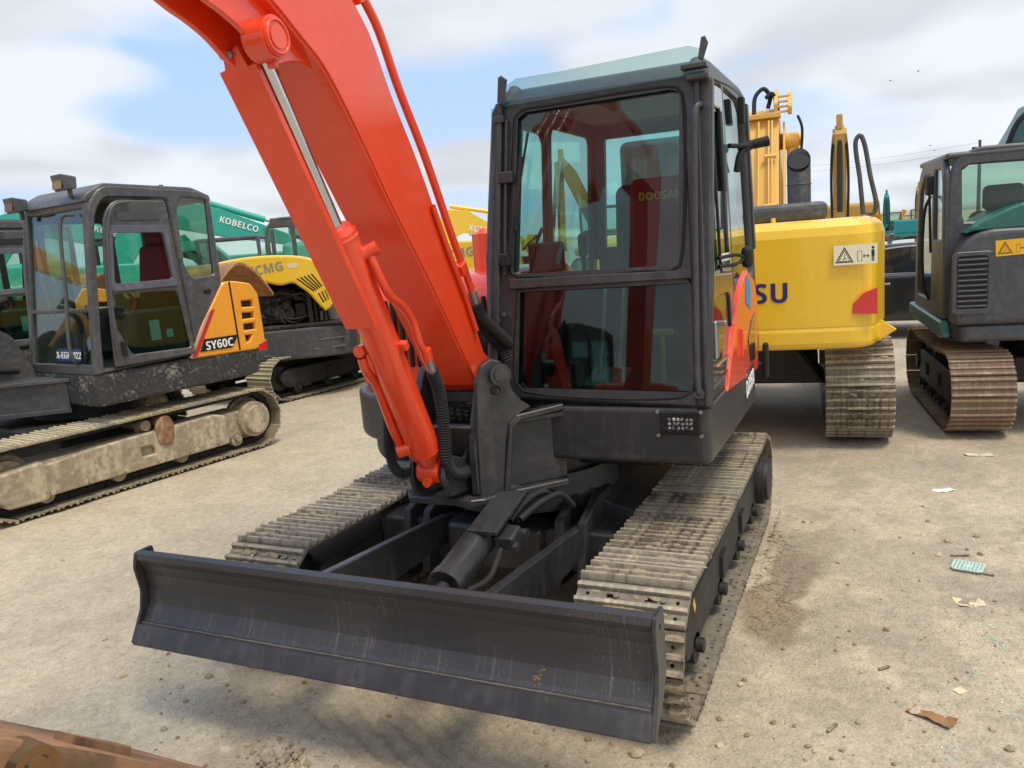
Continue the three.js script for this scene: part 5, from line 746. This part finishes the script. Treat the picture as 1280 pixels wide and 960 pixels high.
// power line far behind
{ const post = (u, D, h, l) => { const p = farAt(u, D), g = thing('utility_pole', l, 'pole'); g.position.copy(p); mesh('pole', cyl(V(0, 0, 0), V(0, h, 0), .16, .1, 10), M.greyCab, g); mesh('cross_arm', box(1.8, .12, .12, 0, h - .8, 0, .02), M.greyCab, g); return p.clone().setY(h - .7); };
  const a = post(1222, 70, 6.5, 'utility pole seen through the charcoal machine cab'), b = post(905, 95, 8, 'utility pole behind the black cab door glass'), c = post(700, 130, 8, 'utility pole far beyond the yellow machines');
  for (const [p, q, o] of [[a, b, 0], [a, b, .5], [b, c, 0]]) { const l = [0, .25, .5, .75, 1].map(t => p.clone().lerp(q, t).add(V(0, o - 1.2 * 4 * t * (1 - t) * .4, 0))); tag(mesh(numbered('power_line'), tube(l, .007, 40, 5), M.seal), 'thin power line hanging between distant poles', 'cable', 'power lines across the sky'); } }
// birds
for (const [u, v] of [[1113, 101], [1148, 89], [1163, 182], [1168, 188]]) { const d = ray(u, v).normalize(), p = camera.position.clone().addScaledVector(d, 60), g = thing('bird', 'tiny dark bird flying high over the machines', 'bird', 'birds in the sky'); g.position.copy(p); g.rotation.y = u;
  mesh('body', new THREE.SphereGeometry(.03, 8, 6).scale(.8, .7, 2.4), M.seal, g); for (const s of [-1, 1]) mesh('wing', extrY([[0, -.03], [s * .11, -.01], [s * .14, .03], [0, .04]], .0, .012, 0).rotateZ(s * .25), M.seal, g); }
// ---------- things lying on the ground ----------
const gy = (x, z) => groundH(x, z);
function sheet(pts, th, warp, s) { // thin crumpled sheet: outline in xz round the origin
  const g = extrY(pts, 0, th, 0), sub = g; const p = sub.attributes.position; for (let i = 0; i < p.count; i++) p.setY(i, p.getY(i) + warp * (fbm(p.getX(i) * 14 + s, p.getZ(i) * 14, 801 + s, 2))); g.computeVertexNormals(); return g;
}
function gridSheet(w, d, n, warp, s, cut) { // sheet with a fine grid, ragged edge, crumples
  const g = new THREE.PlaneGeometry(w, d, n, n).rotateX(-PI / 2), p = g.attributes.position;
  for (let i = 0; i < p.count; i++) { let x = p.getX(i), z = p.getZ(i); const e = 1 - .22 * fbm(x * 20 + s, z * 20, 811 + s, 3) * (Math.max(Math.abs(x) / w, Math.abs(z) / d) > .42 ? 1 : 0); p.setXYZ(i, x * e, warp * fbm(x * 16 + s * 3, z * 16, 821 + s, 3), z * e); }
  g.computeVertexNormals(); return g;
}
const papers = [
  ['paper_sheet', 'folded white paper lying on the pale ground beyond the perforated plate', 'paper', [1180, 609], .14, .07, .03, 0xe8e6de, .5],
  ['paper_sheet', 'crumpled grey white paper strip beside the charcoal machine', 'paper', [1225, 566], .2, .06, .025, 0xcfc9b8, .1],
  ['paper_scrap', 'torn beige paper scrap below the perforated plate', 'paper', [1212, 750], .13, .1, .02, 0xd9ccaa, .3],
  ['paper_scrap', 'small pale paper scrap near the brown rag', 'paper', [1200, 858], .05, .04, .01, 0xd8cba8, .8]];
papers.forEach(([n, l, c, [u, v], w, d, wp, col, r], i) => { const p = G(u, v); const m = mesh(numbered(n), gridSheet(w, d, 10, wp, i * 3 + 1), std({ color: col, roughness: .9, side: THREE.DoubleSide })); m.position.set(p.x, gy(p.x, p.z) - wp * .3, p.z); m.rotation.y = r; tag(m, l, c); });
{ // perforated plate
  const p = G(1210, 708), hs = []; for (let i = 0; i < 8; i++) for (let j = 0; j < 6; j++) { if ((i === 7 && j === 5) || (i > 2 && i < 5 && j > 1 && j < 4)) continue; const cx = -.056 + i * .016, cz = -.042 + j * .0165, a = []; for (let k = 0; k < 6; k++) a.push([cx + .0052 * Math.cos(k), cz + .0052 * Math.sin(k)]); hs.push(a); }
  const m = mesh('perforated_plate', extrY([[-.07, -.055], [.07, -.055], [.07, .045], [.05, .055], [-.055, .055], [-.07, .035]], 0, .004, 0, hs), std({ color: 0xb9d3c9, roughness: .5 })); m.position.set(p.x, gy(p.x, p.z) + .014, p.z); m.rotation.set(.05, -.25, .03); tag(m, 'pale green perforated plate lying on the earth', 'plate'); }
{ // brown rag
  const p = G(1165, 890); const m = mesh('brown_rag', gridSheet(.17, .08, 22, .04, 31), std({ map: grimeTex([150, 112, 74], [190, 160, 120], .7, 831, 128), roughness: .95, side: THREE.DoubleSide })); m.position.set(p.x, gy(p.x, p.z) - .014, p.z); m.rotation.y = -.5; tag(m, 'curled brown rag half buried in the gravel', 'rag'); }
const stoneMat = [0, 1, 2].map(k => std({ map: grimeTex([[170, 157, 130], [142, 132, 114], [188, 175, 148]][k], [190, 178, 150], .6, 841 + k, 128), roughness: .95 }));
function stoneGeo(s) { const g = new THREE.IcosahedronGeometry(1, 2), p = g.attributes.position; for (let i = 0; i < p.count; i++) { const v = V(p.getX(i), p.getY(i), p.getZ(i)), n = 1 + (fbm(v.x * 1.4 + s * 7 + 9, v.y * 1.4 + v.z * 1.7 + 5, 851 + s, 3) - .5) * 1.1; p.setXYZ(i, v.x * n, v.y * n * .62, v.z * n * .85); } g.computeVertexNormals(); return uvs(g); }
const stones = [0, 1, 2, 3].map(stoneGeo);
[[1186, 674, .022], [1220, 667, .016], [1172, 692, .018], [796, 934, .028], [260, 840, .018], [225, 852, .014], [152, 840, .016], [1010, 925, .012], [1018, 931, .011], [735, 944, .014], [640, 935, .01], [365, 770, .012], [130, 795, .016], [300, 770, .012], [1130, 735, .01], [1240, 905, .014], [1262, 930, .016], [925, 850, .012], [78, 697, .012], [205, 905, .014], [1100, 640, .012], [1048, 700, .012], [980, 805, .012], [900, 925, .014]].forEach(([u, v, r], i) => {
  const p = G(u, v), m = new THREE.Mesh(stones[i % 4], stoneMat[i % 3]); m.name = numbered('stone'); m.scale.setScalar(r); m.position.set(p.x, gy(p.x, p.z) + r * .25, p.z); m.rotation.set(rr(-.3, .3), rr(0, 6), rr(-.3, .3)); m.castShadow = m.receiveShadow = true; scene.add(m); tag(m, 'small loose stone lying on the bare earth', 'stone', 'loose stones on the ground'); });
function scatter(name, label, cat, geo, mat, n, where, size, flat = .3, lift = .15) {
  const im = new THREE.InstancedMesh(geo, mat, n), M4 = new THREE.Matrix4(), q = new THREE.Quaternion(), e = new THREE.Euler();
  for (let i = 0; i < n; i++) { const [x, z] = where(), r = size(); q.setFromEuler(e.set(rr(-flat, flat), rr(0, 6.3), rr(-flat, flat))); M4.compose(V(x, gy(x, z) + r * lift, z), q, V(r, r, r)); im.setMatrixAt(i, M4); im.setColorAt(i, new THREE.Color().setHSL(.1, rr(.08, .22), rr(.42, .85))); }
  im.name = name; im.castShadow = im.receiveShadow = true; scene.add(im); return tag(im, label, cat, null, 'stuff');
}
const peb = uvs(new THREE.IcosahedronGeometry(1, 0).scale(1, .6, .8));
scatter('gravel', 'fine loose gravel and grit over the yard', 'gravel', peb, std({ color: 0xcfc2a4, roughness: .95 }), 16000, () => { const t = Math.pow(rnd(), .6); const u = rr(-60, 1340), v = mix(1000, 470, t); const p = G(u, v); return [p.x + rr(-.05, .05), p.z + rr(-.05, .05)]; }, () => .0015 + .0045 * Math.pow(rnd(), 6));
scatter('dirt_clods', 'clods of dry broken earth near blade and track', 'clods', stones[1], stoneMat[0], 520, () => { const k = rnd(); if (k < .5) { const p = G(rr(180, 900), rr(800, 1000)); return [p.x, p.z]; } if (k < .75) { const p = G(345 + (rnd() + rnd() - 1) * 60, 945 + (rnd() + rnd() - 1) * 40); return [p.x, p.z]; } const p = G(rr(930, 1280), rr(620, 960)); return [p.x, p.z]; }, () => .003 + .012 * Math.pow(rnd(), 3));
scatter('brown_straw', 'rotten brown straw beside the track', 'straw', uvs(new THREE.CylinderGeometry(.02, .02, 1, 4).rotateZ(PI / 2)), std({ color: 0x806444, roughness: .95 }), 300, () => { const t = rnd(); const p = G(mix(935, 985, t) + rr(-15, 25), mix(790, 640, rnd()) + rr(-10, 10)); return [Math.max(p.x, 1.09), p.z]; }, () => rr(.012, .05), .12, .04);
scatter('glass_crumbs', 'greenish glass crumbs on the gravel', 'crumbs', peb, phy({ color: 0x9fd8c8, roughness: .2, clearcoat: 1 }), 220, () => { const c = [[1230, 780], [1240, 800], [1215, 845], [1190, 925], [1270, 870]][Math.floor(rnd() * 5)], p = G(c[0] + (rnd() + rnd() - 1) * 45, c[1] + (rnd() + rnd() - 1) * 30); return [p.x, p.z]; }, () => rr(.002, .0055));
{ // earthy clump at the lower edge
  const p = G(345, 945), parts = []; for (let i = 0; i < 26; i++) { const g = stones[i % 4].clone(); const r = rr(.008, .024); g.scale(r, r, r); g.rotateY(rr(0, 6)); parts.push(g.translate(rr(-.06, .06), rr(0, .025), rr(-.05, .05))); }
  const m = mesh('debris_clump', parts, stoneMat[1]); m.position.set(p.x, gy(p.x, p.z), p.z); tag(m, 'dark crumbly clump of earth and rubble in front of the blade', 'rubble'); }
{ // splinters of wood near the plate
  for (const [u, v, l, a, t] of [[1200, 692, .09, .2, 'thin dark splinter lying behind the perforated plate'], [1236, 716, .05, -.3, 'short pale splinter beside the perforated plate'], [1105, 832, .05, .7, 'short brown splinter on the gravel before the right track'], [1040, 905, .06, 1.1, 'dark twig on the earth in front of the right track']]) { const p = G(u, v), m = mesh(numbered('splinter'), box(l, .006, .012, 0, 0, 0, .002), M.steelDirty); m.position.set(p.x, gy(p.x, p.z) + .008, p.z); m.rotation.y = a; tag(m, t, 'splinter'); } }

// ---------- behind the camera: red machine mirrored in the glass, plus two added to darken reflections ----------
{ const c = ex.clone(); c.name = numbered('excavator'); scene.add(c); c.position.set(-2.1, 0, 8.6); c.rotation.y = PI + .15; tag(c, 'second red and black compact excavator, mirrored in the lower cab glass', 'excavator');
  const d = kom.clone(); d.name = numbered('large_yellow_excavator'); scene.add(d); d.position.set(2.2, 0, 12.5); d.rotation.y = .1; tag(d, 'yellow excavator added unseen opposite to darken reflections in glossy panels', 'excavator');
  const e = sany.clone(); e.name = numbered('yellow_excavator'); scene.add(e); e.position.set(-6.2, 0, 9.5); e.rotation.y = PI; tag(e, 'orange excavator added unseen opposite to darken reflections in the glass', 'excavator'); }
renderer.render(scene, camera);
